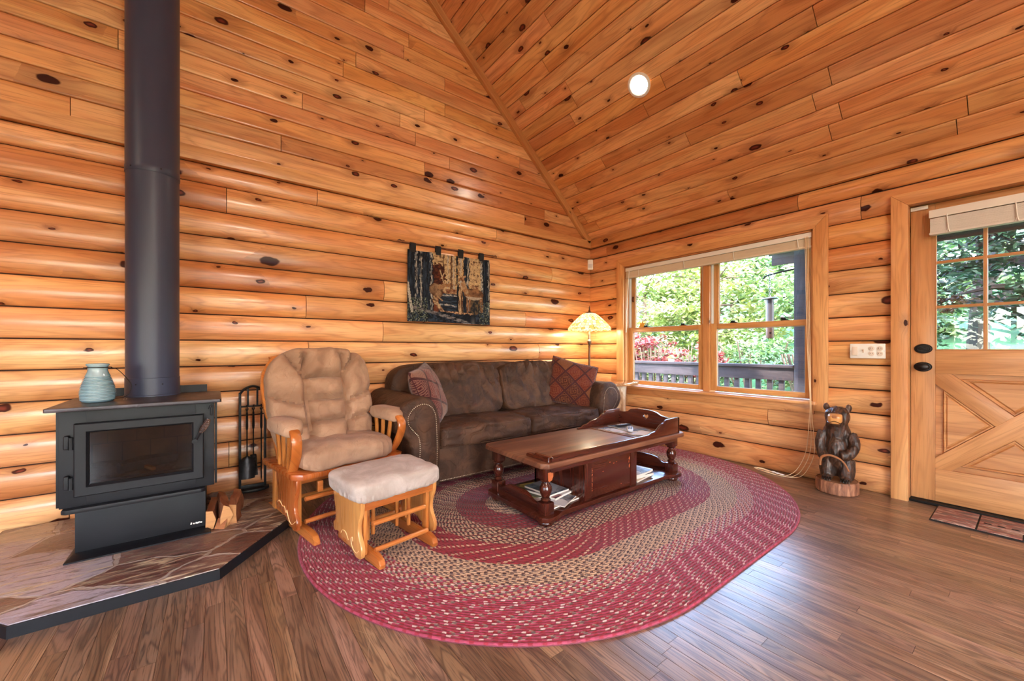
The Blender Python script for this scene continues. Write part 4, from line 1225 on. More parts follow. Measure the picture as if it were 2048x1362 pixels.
for y, z, r_ in ((-.175, .185, .0125), (-.20, .065, .0125), (.14, .065, .0125)):
    mb = MB(); mb.tube([(-.15, y, z), (.15, y, z)], r_, 10); mb.build('stretcher', M_oakx, O_)
mb = MB(); mb.span((-.20, -.185, .262), (.20, -.155, .308), .005); mb.span((-.20, .09, .262), (.20, .12, .308), .005); mb.span((-.17, -.16, .25), (-.14, -.13, .30), .004); mb.span((-.20, -.18, .30), (.20, .13, .315), .003); mb.build('top_rail', M_oakx, O_)
def ottf(p):
    q = p.copy()
    a = math.atan2(p.y * 1.2, p.x)
    if p.z < .02:
        k = min(1, (.02 - p.z) / .05)
        q.x *= 1 - .036 * k * (.5 + .5 * math.sin(a * 70 + 3 * fbm((a * 7, 1, 0)))); q.y *= 1 - .036 * k * (.5 + .5 * math.sin(a * 70 + 3 * fbm((a * 7, 1, 0))))
    if p.z > 0: q.z += .010 * math.cos(min(1, abs(p.x) / .24) * PI / 2) * math.cos(min(1, abs(p.y) / .2) * PI / 2)
    q += Vector((fbm(p * 9), fbm(p * 9 + Vector((4, 0, 0))), fbm(p * 9 + Vector((0, 7, 0))))) * .006
    return q
mb = MB(); mb.pillow((-.004, -.03, .352), (.495, .40, .115), .38, 140, 36, fn=ottf, pw=.30); c_ = mb.build('cushion', suede('pale_microsuede', S(172, 156, 146), S(196, 182, 174), 6.0, .2, .1), O_)

# ---- sofa
SF = thing('sofa', 'brown suede rolled-arm sofa with nailhead trim against the log wall', 'sofa', (-1.735, -.08, 0))
def sb(mb, nm, mat, parent=None, **k):
    return mb.build(nm, mat, parent or SF, **k)
AP = [(0, .085), (0, .3), (.0, .48), (.012, .60), (.06, .69), (.145, .722), (.235, .70), (.305, .635), (.325, .555), (.295, .475), (.238, .43), (.226, .36), (.226, .2), (.226, .085)]
PP = [(.045, .095), (.036, .3), (.04, .49), (.052, .60), (.09, .655), (.145, .672), (.205, .652), (.247, .60), (.248, .545), (.215, .495), (.172, .44), (.165, .33), (.18, .2), (.195, .095)]
apc = [(p.x, p.y) for p in catmull([(a, b, 0) for a, b in AP], 5)]
ppc = [(p.x, p.y) for p in catmull([(a, b, 0) for a, b in PP], 5)]
IN = .865
M_nail = plain('nickel_nailheads', S(196, 178, 156), .35, .8, var=.1)
for sx in (-1, 1):
    A = thing('arm', None, None); A.parent = SF
    M = Matrix(((sx, 0, 0, sx * IN), (0, 0, 1, 0), (0, 1, 0, 0), (0, 0, 0, 1)))
    mb = MB()
    ys = [-.05, -.2, -.4, -.6, -.75, -.815, -.832, -.84]
    n = len(apc); vs = []; fs = []
    for j, y in enumerate(ys):
        ins = [0, 0, 0, 0, 0, 0, .010, .026][j]
        for i, (a, b) in enumerate(apc):
            pa, pb = Vector(apc[max(i - 1, 0)]), Vector(apc[min(i + 1, n - 1)])
            nn = Vector((-(pb - pa).y, (pb - pa).x)).normalized()
            d = fbm((a * 7, y * 5, b * 7 + sx)) * .014 * (b > .4)
            q = Vector((a, b)) - nn * (ins - d)
            vs.append(Vector((sx * (IN + q.x), y, q.y)))
    for j in range(len(ys) - 1):
        for i in range(n - 1):
            f = (j * n + i, j * n + i + 1, (j + 1) * n + i + 1, (j + 1) * n + i)
            fs.append(f if sx < 0 else f[::-1])
    fs.append(tuple((len(ys) - 1) * n + i for i in range(n))[::(1 if sx < 0 else -1)])
    mb.add(vs, fs); sb(mb, 'arm_roll', M_brown, A, sharp=60)
    mb = MB(); vs = []; n = len(ppc)
    for j, (y, ins) in enumerate(((-.83, 0), (-.846, .0), (-.853, .008))):
        for i, (a, b) in enumerate(ppc):
            pa, pb = Vector(ppc[max(i - 1, 0)]), Vector(ppc[min(i + 1, n - 1)])
            nn = Vector((-(pb - pa).y, (pb - pa).x)).normalized()
            q = Vector((a, b)) - nn * ins
            vs.append(Vector((sx * (IN + q.x), y, q.y)))
    fs = []
    for j in range(2):
        for i in range(n - 1):
            f = (j * n + i, j * n + i + 1, (j + 1) * n + i + 1, (j + 1) * n + i); fs.append(f if sx < 0 else f[::-1])
    fs.append(tuple(2 * n + i for i in range(n))[::(1 if sx < 0 else -1)])
    mb.add(vs, fs); pn = sb(mb, 'arm_front_panel', M_brown, A, sharp=50)
    mb = MB()
    acc = 0
    for i in range(1, n):
        a, b = Vector(ppc[i - 1]), Vector(ppc[i]); L = (b - a).length
        while acc < L:
            q = a + (b - a) * (acc / L)
            mb.lathe([(.0040, 0), (.0034, .0018), (.0, .0032)], 8, Matrix.Translation((sx * (IN + q.x), -.846, q.y)) @ rotm('X', 90)); acc += .0135
        acc -= L
    sb(mb, 'nailhead_trim', M_nail, pn)
# base, deck and back
mb = MB(); mb.span((-IN - .03, -.80, .075), (IN + .03, -.06, .33), .02, 4); jitter(mb, .003, 6); sb(mb, 'base_rail', M_brown)
mb = MB()
x = -IN - .02
while x < IN + .02: mb.lathe([(.0042, 0), (.0036, .002), (.0, .0034)], 6, Matrix.Translation((x, -.8005, .094)) @ rotm('X', 90)); x += .0125
sb(mb, 'nailhead_row', M_nail)
mb = MB()
def bkf(p):
    q = p + Vector((0, 0, .02 * math.sin((p.x + 1) * 2.2))) * (p.z > 0) + Vector((fbm(p * 4), fbm(p * 4 + Vector((3, 0, 0))), fbm(p * 4 + Vector((0, 3, 0))))) * .008
    return q
mb.pillow((0, -.135, .52), (2.02, .19, .80), .25, 90, 40, fn=bkf, pw=.16); sb(mb, 'back', M_brown)
for sx in (-1, 1):
    for yy in (-.76, -.10):
        mb = MB(); mb.lathe([(.022, .0135 if yy < -.5 else 0), (.03, .03), (.032, .08)], 14, Matrix.Translation((sx * .98, yy, 0))); sb(mb, 'foot', plain('dark_foot', S(40, 26, 18), .4) if sx < 0 and yy < -.5 else bpy.data.materials['dark_foot'])
def cush(p, hx, hy, hz, seed):
    q = p.copy()
    if p.z > 0: q.z += .016 * math.cos(min(1, abs(p.x) / hx) * PI / 2) * math.cos(min(1, abs(p.y) / hy) * PI / 2)
    q += Vector((0, fbm((p.x * 7, p.z * 16, seed)) * .016, fbm((p.x * 7 + seed, p.y * 7, 2)) * .016))
    if p.y < -hy * .8: q.y += .006 * fbm((p.x * 30 + seed, p.z * 8, 2))
    return q
for k, sx in enumerate((-1, 1)):
    mb = MB(); w = IN - .006
    mb.pillow((sx * w / 2 + sx * .002, -.545, .405), (w, .62, .155), .22, 110, 36, fn=lambda p: cush(p, w / 2, .31, .08, 3 + k * 7), pw=.16)
    c_ = sb(mb, 'seat_cushion', M_brown)
    mb = MB()
    for zz in (.063, -.066):
        pts = []
        for i in range(90):
            a = 2 * PI * i / 90
            p = Vector((w / 2 * .985 * math.copysign(abs(math.cos(a)) ** .16, math.cos(a)), .31 * .985 * math.copysign(abs(math.sin(a)) ** .16, math.sin(a)), zz))
            p = cush(p, w / 2, .31, .08, 3 + k * 7); pts.append(p + Vector((sx * w / 2 + sx * .002, -.545, .405)))
        mb.tube(pts, .0045, 6, closed=True)
    sb(mb, 'welt', M_brown, c_)
def bcush(p, seed):
    q = p.copy()
    f = -p.y / .09
    if f > 0:
        q.y -= .03 * math.cos(min(1, abs(p.x) / .42) * PI / 2) * min(1, f)
        tp = max(0, (p.z + .05) / .27)
        # gathers fanning down from the top edge and diagonal pulls
        q.y += (.026 * math.sin(p.x * 58 + 6 * fbm((p.x * 5, p.z * 3, seed)) + p.z * 12) * tp ** 1.3 + .034 * fbm((p.x * 11 + p.z * 5, p.z * 2.5 - p.x * 2, seed + 4)) + .011 * fbm((p.x * 26, p.z * 7, seed))) * min(1, f)
    q.z += .012 * fbm((p.x * 7, seed, 3)) * (p.z > 0) - .02 * (abs(p.x) / .42) ** 3 * (p.z > 0)
    return q
for k, sx in enumerate((-1, 1)):
    mb = MB(); w = .865
    mb.pillow((0, 0, 0), (w, .19, .49), .36, 150, 60, fn=lambda p: bcush(p, 11 + 9 * k), pw=.24)
    M = Matrix.Translation((sx * w / 2, -.305, .685)) @ rotm('X', -13)
    mb.v = [M @ p for p in mb.v]
    sb(mb, 'back_cushion', M_brown)

# ---- kilim throw pillows
def kilim(name, grid, cols, line, sc):
    t = NT(name)
    uv = t.coord('UV')
    m = t.scale(uv, (sc, sc, 1), loc=(.5, .5, 0), rot=(0, 0, grid))
    sp = t.n('ShaderNodeSeparateXYZ'); t.l(m, sp.inputs[0])
    fx, fy = t.math('FRACT', sp.outputs[0]), t.math('FRACT', sp.outputs[1])
    ix, iy = t.math('FLOOR', sp.outputs[0]), t.math('FLOOR', sp.outputs[1])
    wn = t.n('ShaderNodeTexWhiteNoise', noise_dimensions='2D'); cb = t.n('ShaderNodeCombineXYZ'); t.l(ix, cb.inputs[0]); t.l(iy, cb.inputs[1]); t.l(cb.outputs[0], wn.inputs['Vector'])
    cell = t.ramp(wn.outputs['Value'], [(i / len(cols), c) for i, c in enumerate(cols)], 'CONSTANT')
    ax = t.math('ABSOLUTE', t.math('SUBTRACT', fx, .5)); ay = t.math('ABSOLUTE', t.math('SUBTRACT', fy, .5))
    mx = t.math('MAXIMUM', ax, ay)
    ring = t.math('MULTIPLY', t.math('GREATER_THAN', t.math('FRACT', t.math('MULTIPLY', t.math('ADD', ax, ay), 6.5)), .55), t.math('LESS_THAN', mx, .36))
    swirl = t.math('GREATER_THAN', t.noise(uv, 40, 2, .6), .56)
    c = t.mix(t.math('MULTIPLY', ring, .55), cell, line)
    c = t.mix(t.math('MULTIPLY', swirl, .35), c, line)
    band = t.math('GREATER_THAN', mx, .435)
    inner = t.math('MULTIPLY', t.math('GREATER_THAN', mx, .40), t.math('LESS_THAN', mx, .42))
    c = t.mix(band, c, S(62, 26, 26)); c = t.mix(t.math('MULTIPLY', inner, .8), c, line)
    wv = t.noise(uv, 260, 1)
    t.bsdf(c, .9, bump=t.math('MULTIPLY_ADD', mx, -.5, wv), bstr=.35, bdist=.003, sheen=.2, spec=.2)
    return t.m
def throw(name, label, c, n, up, size, mat, thick=.17, seed=0):
    t = thing(name, label, 'pillow', c)
    n = Vector(n).normalized(); up = Vector(up); up = (up - n * up.dot(n)).normalized(); sd = up.cross(n)
    mb = MB(); N = 44
    for s_ in (1, -1):
        def f(u, v):
            a, b = 2 * u - 1, 2 * v - 1
            bl = (max(0, 1 - a * a) ** .42) * (max(0, 1 - b * b) ** .42)
            pin = 1 - .06 * (1 - abs(b)) * abs(a) ** 3 - 0
            pin2 = 1 - .06 * (1 - abs(a)) * abs(b) ** 3
            h = thick / 2 * bl * (1 + .12 * fbm((a * 2 + seed, b * 2, s_)))
            return sd * (a * size / 2 * pin) + up * (b * size / 2 * pin2) + n * (h * s_)
        mb.grid(f, N, N, uvfn=lambda u, v: (u, v), flip=(s_ < 0))
    mb.build('pillow_cover', mat, t, merge=True, sharp=70)
    mb = MB()
    pts = []
    for e in range(4):
        for i in range(22):
            a = -1 + 2 * i / 22
            q = [(a, -1), (1, a), (-a, 1), (-1, -a)][e]
            pin = 1 - .06 * (1 - abs(q[1])) * abs(q[0]) ** 3; pin2 = 1 - .06 * (1 - abs(q[0])) * abs(q[1]) ** 3
            pts.append(sd * (q[0] * size / 2 * pin) + up * (q[1] * size / 2 * pin2))
    mb.tube(pts, .004, 5, closed=True); mb.build('seam', mat, t)
    return t
K1 = kilim('kilim_plum', .5, [S(86, 26, 32), S(54, 21, 29), S(98, 40, 40), S(118, 80, 66), S(68, 22, 27)], S(140, 100, 84), 3.2)
K2 = kilim('kilim_rust', .62, [S(82, 22, 16), S(66, 18, 14), S(90, 28, 18), S(54, 17, 14), S(104, 62, 36), S(76, 21, 15)], S(118, 70, 43), 3.4)
throw('throw_pillow', 'plum and red kilim pillow leaning on the left arm of the brown sofa', (-2.545, -.60, .70), (.70, -.62, .38), (-.30, .10, .8), .47, K1, .19, 2)
throw('throw_pillow', 'rust red diamond kilim pillow propped in the right corner of the sofa', (-.955, -.60, .70), (-.50, -.78, .32), (.34, .0, 1), .49, K2, .17, 6)
# ---- cobbler-bench coffee table
M_mah = wood('red_mahogany', S(84, 36, 23), S(60, 24, 17), S(30, 12, 10), 'OBJX', knots=0, rough=.24, coat=.6, streak=.6)
M_mahz = wood('red_mahogany_upright', S(80, 33, 22), S(56, 22, 16), S(28, 12, 9), 'OBJZ', knots=0, rough=.22, coat=.6, streak=.6)
M_mahy = wood('red_mahogany_cross', S(92, 39, 24), S(68, 27, 18), S(34, 14, 10), 'OBJY', knots=0, rough=.24, coat=.6, streak=.6)
M_top = wood('worn_mahogany_top', S(138, 92, 66), S(106, 62, 44), S(58, 28, 20), 'OBJX', knots=0, rough=.42, coat=.2, streak=.6)
M_scuff = plain('scuffed_bare_wood', S(176, 92, 48), .6, var=.3, vs=60)
T = thing('coffee_table', 'dark red cobbler bench coffee table with turned legs on the braided rug', 'table', (-1.656, -1.497, .013))
hl, hd = .752, .325
def rc(hx, hy, c): return [(-hx + c, -hy), (hx - c, -hy), (hx, -hy + c), (hx, hy - c), (hx - c, hy), (-hx + c, hy), (-hx, hy - c), (-hx, -hy + c)]
mb = MB(); mb.prism(rc(hl, hd, .035), .352, .384, .007, seg=3); mb.build('tabletop', M_top, T)
mb = MB()
mb.span((-.67, -hd + .028, .318), (.67, -hd + .05, .353), .003); mb.span((-.67, hd - .05, .318), (.67, hd - .028, .353), .003)
mb.build('apron', M_mah, T)
mb = MB(); mb.span((-.69, -.24, .318), (-.665, .24, .353), .003); mb.span((.665, -.24, .318), (.69, .24, .353), .003); mb.build('apron_end', M_mahy, T)
for sx in (-1, 1):
    for sy in (-1, 1):
        M = Matrix.Translation((sx * .672, sy * .245, 0))
        mb = MB()
        mb.box((sx * .672, sy * .245, .312), (.07, .07, .082), .008)
        mb.lathe([(.020, .135), (.026, .142), (.031, .150), (.026, .157), (.021, .162), (.025, .168), (.034, .188), (.038, .208), (.036, .225), (.028, .240), (.020, .250), (.019, .254), (.030, .259), (.034, .265), (.030, .271), (.024, .275)], 24, M, cap=False)
        mb.box((sx * .672, sy * .245, .100), (.074, .074, .074), .008)
        mb.build('leg', M_mahz, T)
        mb = MB(); mb.lathe([(.036, 0), (.047, .008), (.049, .018), (.044, .030), (.038, .034)], 28, M); mb.build('bun_foot', M_mahz, T)
        if sx < 0 and sy < 0:
            mb = MB(); mb.prism([(-.010, .272), (.0, .262), (.020, .270), (.030, .29), (.03, .318), (-.012, .318)], 0, .002, 0, Matrix.Translation((sx * .672 - .004, sy * .245 - .0362, 0)) @ rotm('X', 90)); mb.build('bare_wood_chip', M_scuff, T)
# shelf: long rails swell out to round pads over each foot
def rail_out(sy):
    pts = []
    for i in range(61):
        x = -.735 + 1.47 * i / 60
        w = .032 + .036 * (1 / (1 + math.exp(-(abs(x) - .60) * 60)))
        e = max(0, (abs(x) - .70) / .035); w -= .03 * min(1, e) ** 2
        pts.append((x, sy * (.245 + w - .0)))
    return pts
mb = MB()
lo = rail_out(-1); up = rail_out(1)[::-1]
mb.prism(lo + up, .034, .064, .006); mb.build('shelf', M_mah, T)
# waisted end boards between the legs
def endboard(x, nm):
    mb = MB()
    pts = [(-.21, .064), (.21, .064), (.21, .118), (.17, .118), (.14, .126), (.10, .150), (.05, .158), (-.05, .158), (-.10, .150), (-.14, .126), (-.17, .118), (-.21, .118)]
    yz_prism(mb, [(p.x, p.y) for p in catmull([(a, b, 0) for a, b in pts], 2, True)], x - .011, x + .011, .003)
    for dz in (.10, .128): mb.tube([(x + (-.0125 if x < 0 else .0125), -.13 if dz > .12 else -.2, dz), (x + (-.0125 if x < 0 else .0125), .13 if dz > .12 else .2, dz)], .003, 5)
    mb.build(nm, M_mahy, T)
endboard(-.690, 'end_board'); endboard(.690, 'end_board')
# centre cupboard
cx0, cx1 = -.345, .190
mb = MB()
for xx in (cx0, cx1 - .016): mb.span((xx, -.245, .064), (xx + .016, .245, .352), .002)
mb.span((cx0, .225, .064), (cx1, .243, .352), .002); mb.build('cupboard', M_mahz, T)
mb = MB()
mb.span((cx0 - .004, -.262, .064), (cx0 + .062, -.243, .352), .004); mb.span((cx1 - .062, -.262, .064), (cx1 + .004, -.243, .352), .004); mb.build('cupboard_stile', M_mahz, T)
mb = MB(); mb.span((cx0 + .064, -.258, .070), (cx1 - .064, -.243, .330), .004); dr = mb.build('cupboard_door', M_mah, T)
mb = MB()
rr = random.Random(9)
for k in range(13): mb.box((cx0 + .066 + rr.uniform(-.001, .004), -.2585, .12 + .012 * k + rr.uniform(-.003, .003)), (.004 + rr.uniform(0, .004), .001, .004 + rr.uniform(0, .004)), .0004)
for (x, z, w, h) in ((cx1 - .078, .268, .010, .024), (cx1 - .082, .245, .007, .02), (cx1 - .078, .215, .012, .028), (-.10, .275, .008, .006), (-.06, .262, .012, .005), (-.03, .267, .01, .003), (-.17, .225, .012, .004), (.02, .105, .006, .004)):
    mb.prism([(p.x, p.y) for p in catmull([(-w / 2, 0, 0), (-w * .1, -h / 2, 0), (w / 2, -h * .2, 0), (w * .3, h / 2, 0)], 3, True)], 0, .001, 0, Matrix.Translation((x, -.258, z)) @ rotm('X', 90))
mb.build('scuff_marks', M_scuff, dr)
# gallery round the top
def xz_board(nm, pts, y0, y1, mat=M_mah, bev=.004, holes=None):
    mb = MB(); M = Matrix(((1, 0, 0, 0), (0, 0, -1, 0), (0, 1, 0, 0), (0, 0, 0, 1)))
    mb.prism(pts, -y1, -y0, bev, M); return mb.build(nm, mat, T)
zt = .384
fr = [(-.700, zt), (.668, zt), (.668, zt + .128), (.57, zt + .125), (.50, zt + .122), (.47, zt + .105), (.455, zt + .100), (.43, zt + .095), (.40, zt + .076), (.375, zt + .058), (.34, zt + .050), (.30, zt + .046), (.27, zt + .036), (.22, zt + .036), (-.700, zt + .036)]
xz_board('gallery_front', fr, -hd + .012, -hd + .030)
bk = [(.13, zt), (.668, zt), (.668, zt + .128), (.48, zt + .125), (.46, zt + .105), (.43, zt + .098), (.40, zt + .075), (.35, zt + .062), (.29, zt + .055), (.27, zt + .045), (.24, zt + .032), (.20, zt + .030), (.17, zt + .012), (.13, zt + .008)]
xz_board('gallery_back', bk, hd - .070, hd - .052)
mb = MB()
def heart(n=26, s=.026):
    out = []
    for i in range(n):
        a = 2 * PI * i / n
        out.append((s * 1.0 * (16 * math.sin(a) ** 3) / 16, s * (13 * math.cos(a) - 5 * math.cos(2 * a) - 2 * math.cos(3 * a) - math.cos(4 * a)) / 15))
    return out
ol = [(-.313, 0), (.273, 0), (.273, .105), (.20, .105), (.16, .116), (.13, .138), (.07, .148), (-.07, .148), (-.12, .138), (-.16, .118), (-.22, .108), (-.313, .122)]
ol = [(p.x, p.y) for p in catmull([(a, b, 0) for a, b in ol], 1, True)]
# board with a heart cut through it: bridge faces between the outline and the hole
from mathutils.geometry import tessellate_polygon
hp = [(-.02 + a, .092 + b) for a, b in heart()]
tri_ = tessellate_polygon([[Vector((a, b, 0)) for a, b in ol], [Vector((a, b, 0)) for a, b in hp[::-1]]])
allp = ol + hp[::-1]; n = len(allp)
x0_, x1_ = .655, .673
vs = [(x0_, p[0], zt + p[1]) for p in allp] + [(x1_, p[0], zt + p[1]) for p in allp]
fs = [tuple(t_) for t_ in tri_] + [tuple(i + n for i in t_[::-1]) for t_ in tri_]
m = len(ol)
for i in range(m): j = (i + 1) % m; fs.append((i, j, n + j, n + i))
for i in range(len(hp)): j = (i + 1) % len(hp); fs.append((m + i, m + j, n + m + j, n + m + i))
mb.add(vs, fs, smooth=False); mb.build('gallery_end', M_mahy, T, merge=True, sharp=30)
mb = MB()
yz_prism(mb, [(-.313, zt), (-.10, zt), (-.10, zt + .012), (-.115, zt + .022), (-.175, zt + .022), (-.185, zt + .036), (-.295, zt + .038), (-.313, zt + .038)], -.705, -.685, .003); mb.build('gallery_return', M_mahy, T)
mb = MB(); mb.tube([(-.707, -.308, zt + .006), (-.707, -.308, zt + .03), (-.690, -.318, zt + .034), (-.682, -.320, zt + .026)], .0035, 6); mb.build('metal_hook', M_chrome, T)
# groove that divides the top
mb = MB(); mb.span((.245, -.265, zt - .001), (.255, .23, zt + .006), .002); mb.build('divider_strip', M_top, T)

# ---- printed things: flat booklets whose covers carry blocks of print
def cover_mat(nm, base, ink, pic, seed):
    t = NT(nm); uv = t.coord()
    m = t.scale(uv, (1, 1, 1), loc=(seed, seed * .7, 0))
    pn = t.noise(m, 9, 5, .7, .8)
    blk = t.voro(t.scale(m, (9, 14, 1)), 1.0, 'F1', '2D', .6)
    s1 = t.n('ShaderNodeSeparateColor'); t.l(blk.outputs['Color'], s1.inputs[0])
    c = t.mix(t.math('GREATER_THAN', s1.outputs[0], .55), base, t.mix(t.smooth(pn, .4, .6), pic, ink))
    rows_ = t.n('ShaderNodeTexWave', bands_direction='Y'); t.l(m, rows_.inputs[0]); rows_.inputs['Scale'].default_value = 60
    c = t.mix(t.math('MULTIPLY', t.math('GREATER_THAN', rows_.outputs[1], .6), t.math('MULTIPLY', t.math('LESS_THAN', s1.outputs[0], .25), t.math('GREATER_THAN', pn, .45))), c, ink)
    t.bsdf(c, .32, spec=.5, coat=.2); return t.m
M_paper = plain('paper_edges', S(222, 214, 204), .8, var=.1, vs=120)
CM = [cover_mat('cover_pale', S(214, 214, 220), S(66, 62, 74), S(150, 168, 190), 1), cover_mat('cover_navy', S(206, 202, 204), S(36, 42, 66), S(140, 60, 70), 5), cover_mat('cover_olive', S(196, 184, 96), S(70, 74, 48), S(60, 90, 60), 9),
      cover_mat('cover_cream', S(216, 198, 170), S(84, 66, 52), S(168, 150, 120), 14), cover_mat('cover_grey', S(168, 168, 172), S(48, 48, 54), S(110, 130, 140), 20)]
def mag(nm, label, cat, loc_, rz, w, d, h, mat, group, bend=0.0):
    t = thing(nm, label, cat, loc_, math.radians(rz), group)
    mb = MB()
    def f(zf): return lambda u, v: Vector(((u - .5) * w, (v - .5) * d, zf + bend * (2 * u - 1) ** 2 + .0015 * math.sin(3 * u + 4 * v)))
    mb.grid(f(h), 8, 8); mb.grid(f(h - .0012), 8, 8, flip=True); mb.build('cover', mat, t)
    mb = MB()
    b = []
    mb.grid(f(h - .0013), 8, 8); mb.grid(f(0), 8, 8, flip=True)
    for e in range(4):
        def g(u, v, e=e):
            uv = [(u, 0), (1, u), (1 - u, 1), (0, 1 - u)][e]
            p = f(0)(*uv); p.z += (h - .0013) * v; return p
        mb.grid(g, 8, 2)
    mb.build('pages', M_paper, t)
    return t
sh = .013 + .065
rx, ry = -1.656, -1.497
mag('magazine', 'wide cream magazine at the bottom of the pile on the left end of the shelf', 'magazine', (rx - .50, ry - .04, sh), 6, .28, .36, .010, CM[3], 'magazines on the table shelf')
mag('magazine', 'olive and yellow magazine at the back of the left shelf pile', 'magazine', (rx - .53, ry + .07, sh + .011), -14, .21, .28, .006, CM[2], 'magazines on the table shelf')
mag('magazine', 'pale blue magazine lying askew in the left shelf pile near the turned leg', 'magazine', (rx - .50, ry - .11, sh + .011), 24, .20, .26, .006, CM[0], 'magazines on the table shelf')
mag('magazine', 'navy and white booklet second from the top of the left shelf pile', 'magazine', (rx - .455, ry - .03, sh + .019), 12, .19, .25, .014, CM[1], 'magazines on the table shelf')
mag('magazine', 'grey printed magazine on top of the left shelf pile against the cupboard', 'magazine', (rx - .455, ry - .01, sh + .034), 4, .18, .24, .012, CM[4], 'magazines on the table shelf')
mag('newspaper', 'brown edged newspaper at the bottom of the right shelf stack', 'newspaper', (rx + .33, ry - .10, sh), 8, .24, .26, .012, CM[3], 'newspapers on the table shelf')
mag('newspaper', 'folded grey newspaper in the middle of the right shelf stack', 'newspaper', (rx + .33, ry - .09, sh + .013), -6, .25, .27, .018, CM[4], 'newspapers on the table shelf')
mag('newspaper', 'pale folded newspaper on top of the right shelf stack', 'newspaper', (rx + .325, ry - .10, sh + .032), 4, .24, .26, .016, CM[0], 'newspapers on the table shelf', .006)
tp = .013 + .3845
mag('magazine', 'large pale magazine lying flat behind the strip on the bench top', 'magazine', (rx + .42, ry - .02, tp), 4, .26, .40, .006, CM[0], 'reading matter on the bench top')
mag('magazine', 'grey and white magazine overlapping the far end of the bench top', 'magazine', (rx + .49, ry + .03, tp + .0075), -12, .21, .28, .005, CM[4], 'reading matter on the bench top')
mag('leaflet', 'small white folded leaflet by the front rail of the bench top', 'leaflet', (rx + .40, ry - .17, tp + .0075), 18, .18, .10, .003, M_paper, 'reading matter on the bench top')
t = thing('remote_control', 'pale grey remote control lying on the magazines on the bench top', 'remote', (rx + .40, ry - .05, tp + .0125), math.radians(38))
mb = MB(); mb.pillow((0, 0, .011), (.17, .048, .022), .45, 30, 12, pw=.4); mb.build('case', plain('pale_grey_plastic', S(196, 198, 206), .4), t)
mb = MB()
for i in range(6):
    for j in range(3): mb.box((-.06 + .018 * i, -.012 + .012 * j, .022), (.009, .007, .004), .001)
mb.build('buttons', plain('dark_buttons', S(54, 56, 66), .5), t)
t = thing('remote_control', 'slim black remote control beside the pale one on the bench top', 'remote', (rx + .50, ry + .09, tp + .0135), math.radians(-12))
mb = MB(); mb.pillow((0, 0, .008), (.15, .04, .016), .4, 26, 10, pw=.35); mb.build('case', plain('black_plastic', S(34, 34, 40), .4), t)
mb = MB()
for i in range(5):
    for j in range(3): mb.box((-.05 + .02 * i, -.01 + .01 * j, .016), (.008, .006, .003), .001)
mb.build('buttons', M_vinyl, t)

# ---- braided oval rug: every braid row is modelled, each plait a small raised lozenge
RG = thing('braided_rug', 'oval braided rug in wine red, rose and beige rings under the coffee table', 'rug', (-1.795, -1.35, 0))
RH, RO, RP = .465, 1.310, .0142
rr = random.Random(12)
PALE = S(226, 200, 194)
WINE, RED, ROSE, BEI, GRY, DK, NAVY = S(122, 28, 42), S(158, 38, 58), S(176, 66, 94), S(216, 184, 152), S(122, 100, 96), S(76, 50, 52), S(70, 58, 84)
def band(d, along):
    """three strand colours of a row at distance d from the spine"""
    if d > RO - RP: return [ROSE, RED, ROSE]
    if d < .10: return [DK, BEI, WINE]
    if d < .20: return [BEI, GRY, DK, BEI]
    if d < .40: return [WINE, RED, DK, WINE, RED, WINE, GRY]
    if d < .59: return [BEI, DK, BEI, WINE, DK]
    if d < .79: return [RED, WINE, RED, RED, RED, WINE, RED, BEI]
    if d < .95: return [BEI, GRY, BEI, BEI, DK]
    if d < 1.06: return [PALE, GRY, ROSE, BEI, RED]
    return [ROSE, RED, ROSE, ROSE, PALE, RED, GRY] if int(d / RP) % 2 else [ROSE, ROSE, RED, ROSE, RED, ROSE, PALE]
mb = MB()
nrow = int(RO / RP)
def ringpt(d, s):
    """point on the stadium at distance d, s in metres along its outline"""
    per1 = 2 * RH; arc = PI * d
    L = 2 * per1 + 2 * arc
    s %= L
    if s < per1: return Vector((-RH + s, -d, 0)), Vector((0, -1, 0)), L
    s -= per1
    if s < arc:
        a = -PI / 2 + s / d; return Vector((RH + d * math.cos(a), d * math.sin(a), 0)), Vector((math.cos(a), math.sin(a), 0)), L
    s -= arc
    if s < per1: return Vector((RH - s, d, 0)), Vector((0, 1, 0)), L
    s -= per1
    a = PI / 2 + s / max(d, 1e-4); return Vector((-RH + d * math.cos(a), d * math.sin(a), 0)), Vector((math.cos(a), math.sin(a), 0)), L
for k in range(nrow + 1):
    d = RO - RP / 2 - k * RP
    if d < .006: d = .006
    L = ringpt(d, 0)[2]
    n = max(24, int(round(L / .0175)) )
    cols = band(d, 0)
    vs = []; fs = []; cs = []
    sh_ = rr.random()
    for i in range(n):
        for jj, (off, z) in enumerate(((-.5, .004), (-.25, .0115), (0, .0095), (.25, .0115), (.5, .004))):
            q = i + sh_ + (.42 if jj in (0, 1) else -.42 if jj in (3, 4) else 0) * .9
            p, nr, _ = ringpt(d, q * L / n)
            zz = z + (.0016 if (i + jj) % 2 else -.0008)
            vs.append(p + nr * off * RP + Vector((0, 0, zz)))
    for i in range(n):
        a = i * 5; b = ((i + 1) % n) * 5
        for jj in range(4):
            fs.append((a + jj, b + jj, b + jj + 1, a + jj + 1)[::-1])
            c = cols[(i + (0 if jj < 2 else 1) + 3 * k) % len(cols)]
            e = rr.uniform(.82, 1.15)
            cs.append((c[0] * e, c[1] * e, c[2] * e))
    mb.add(vs, fs, col=cs)
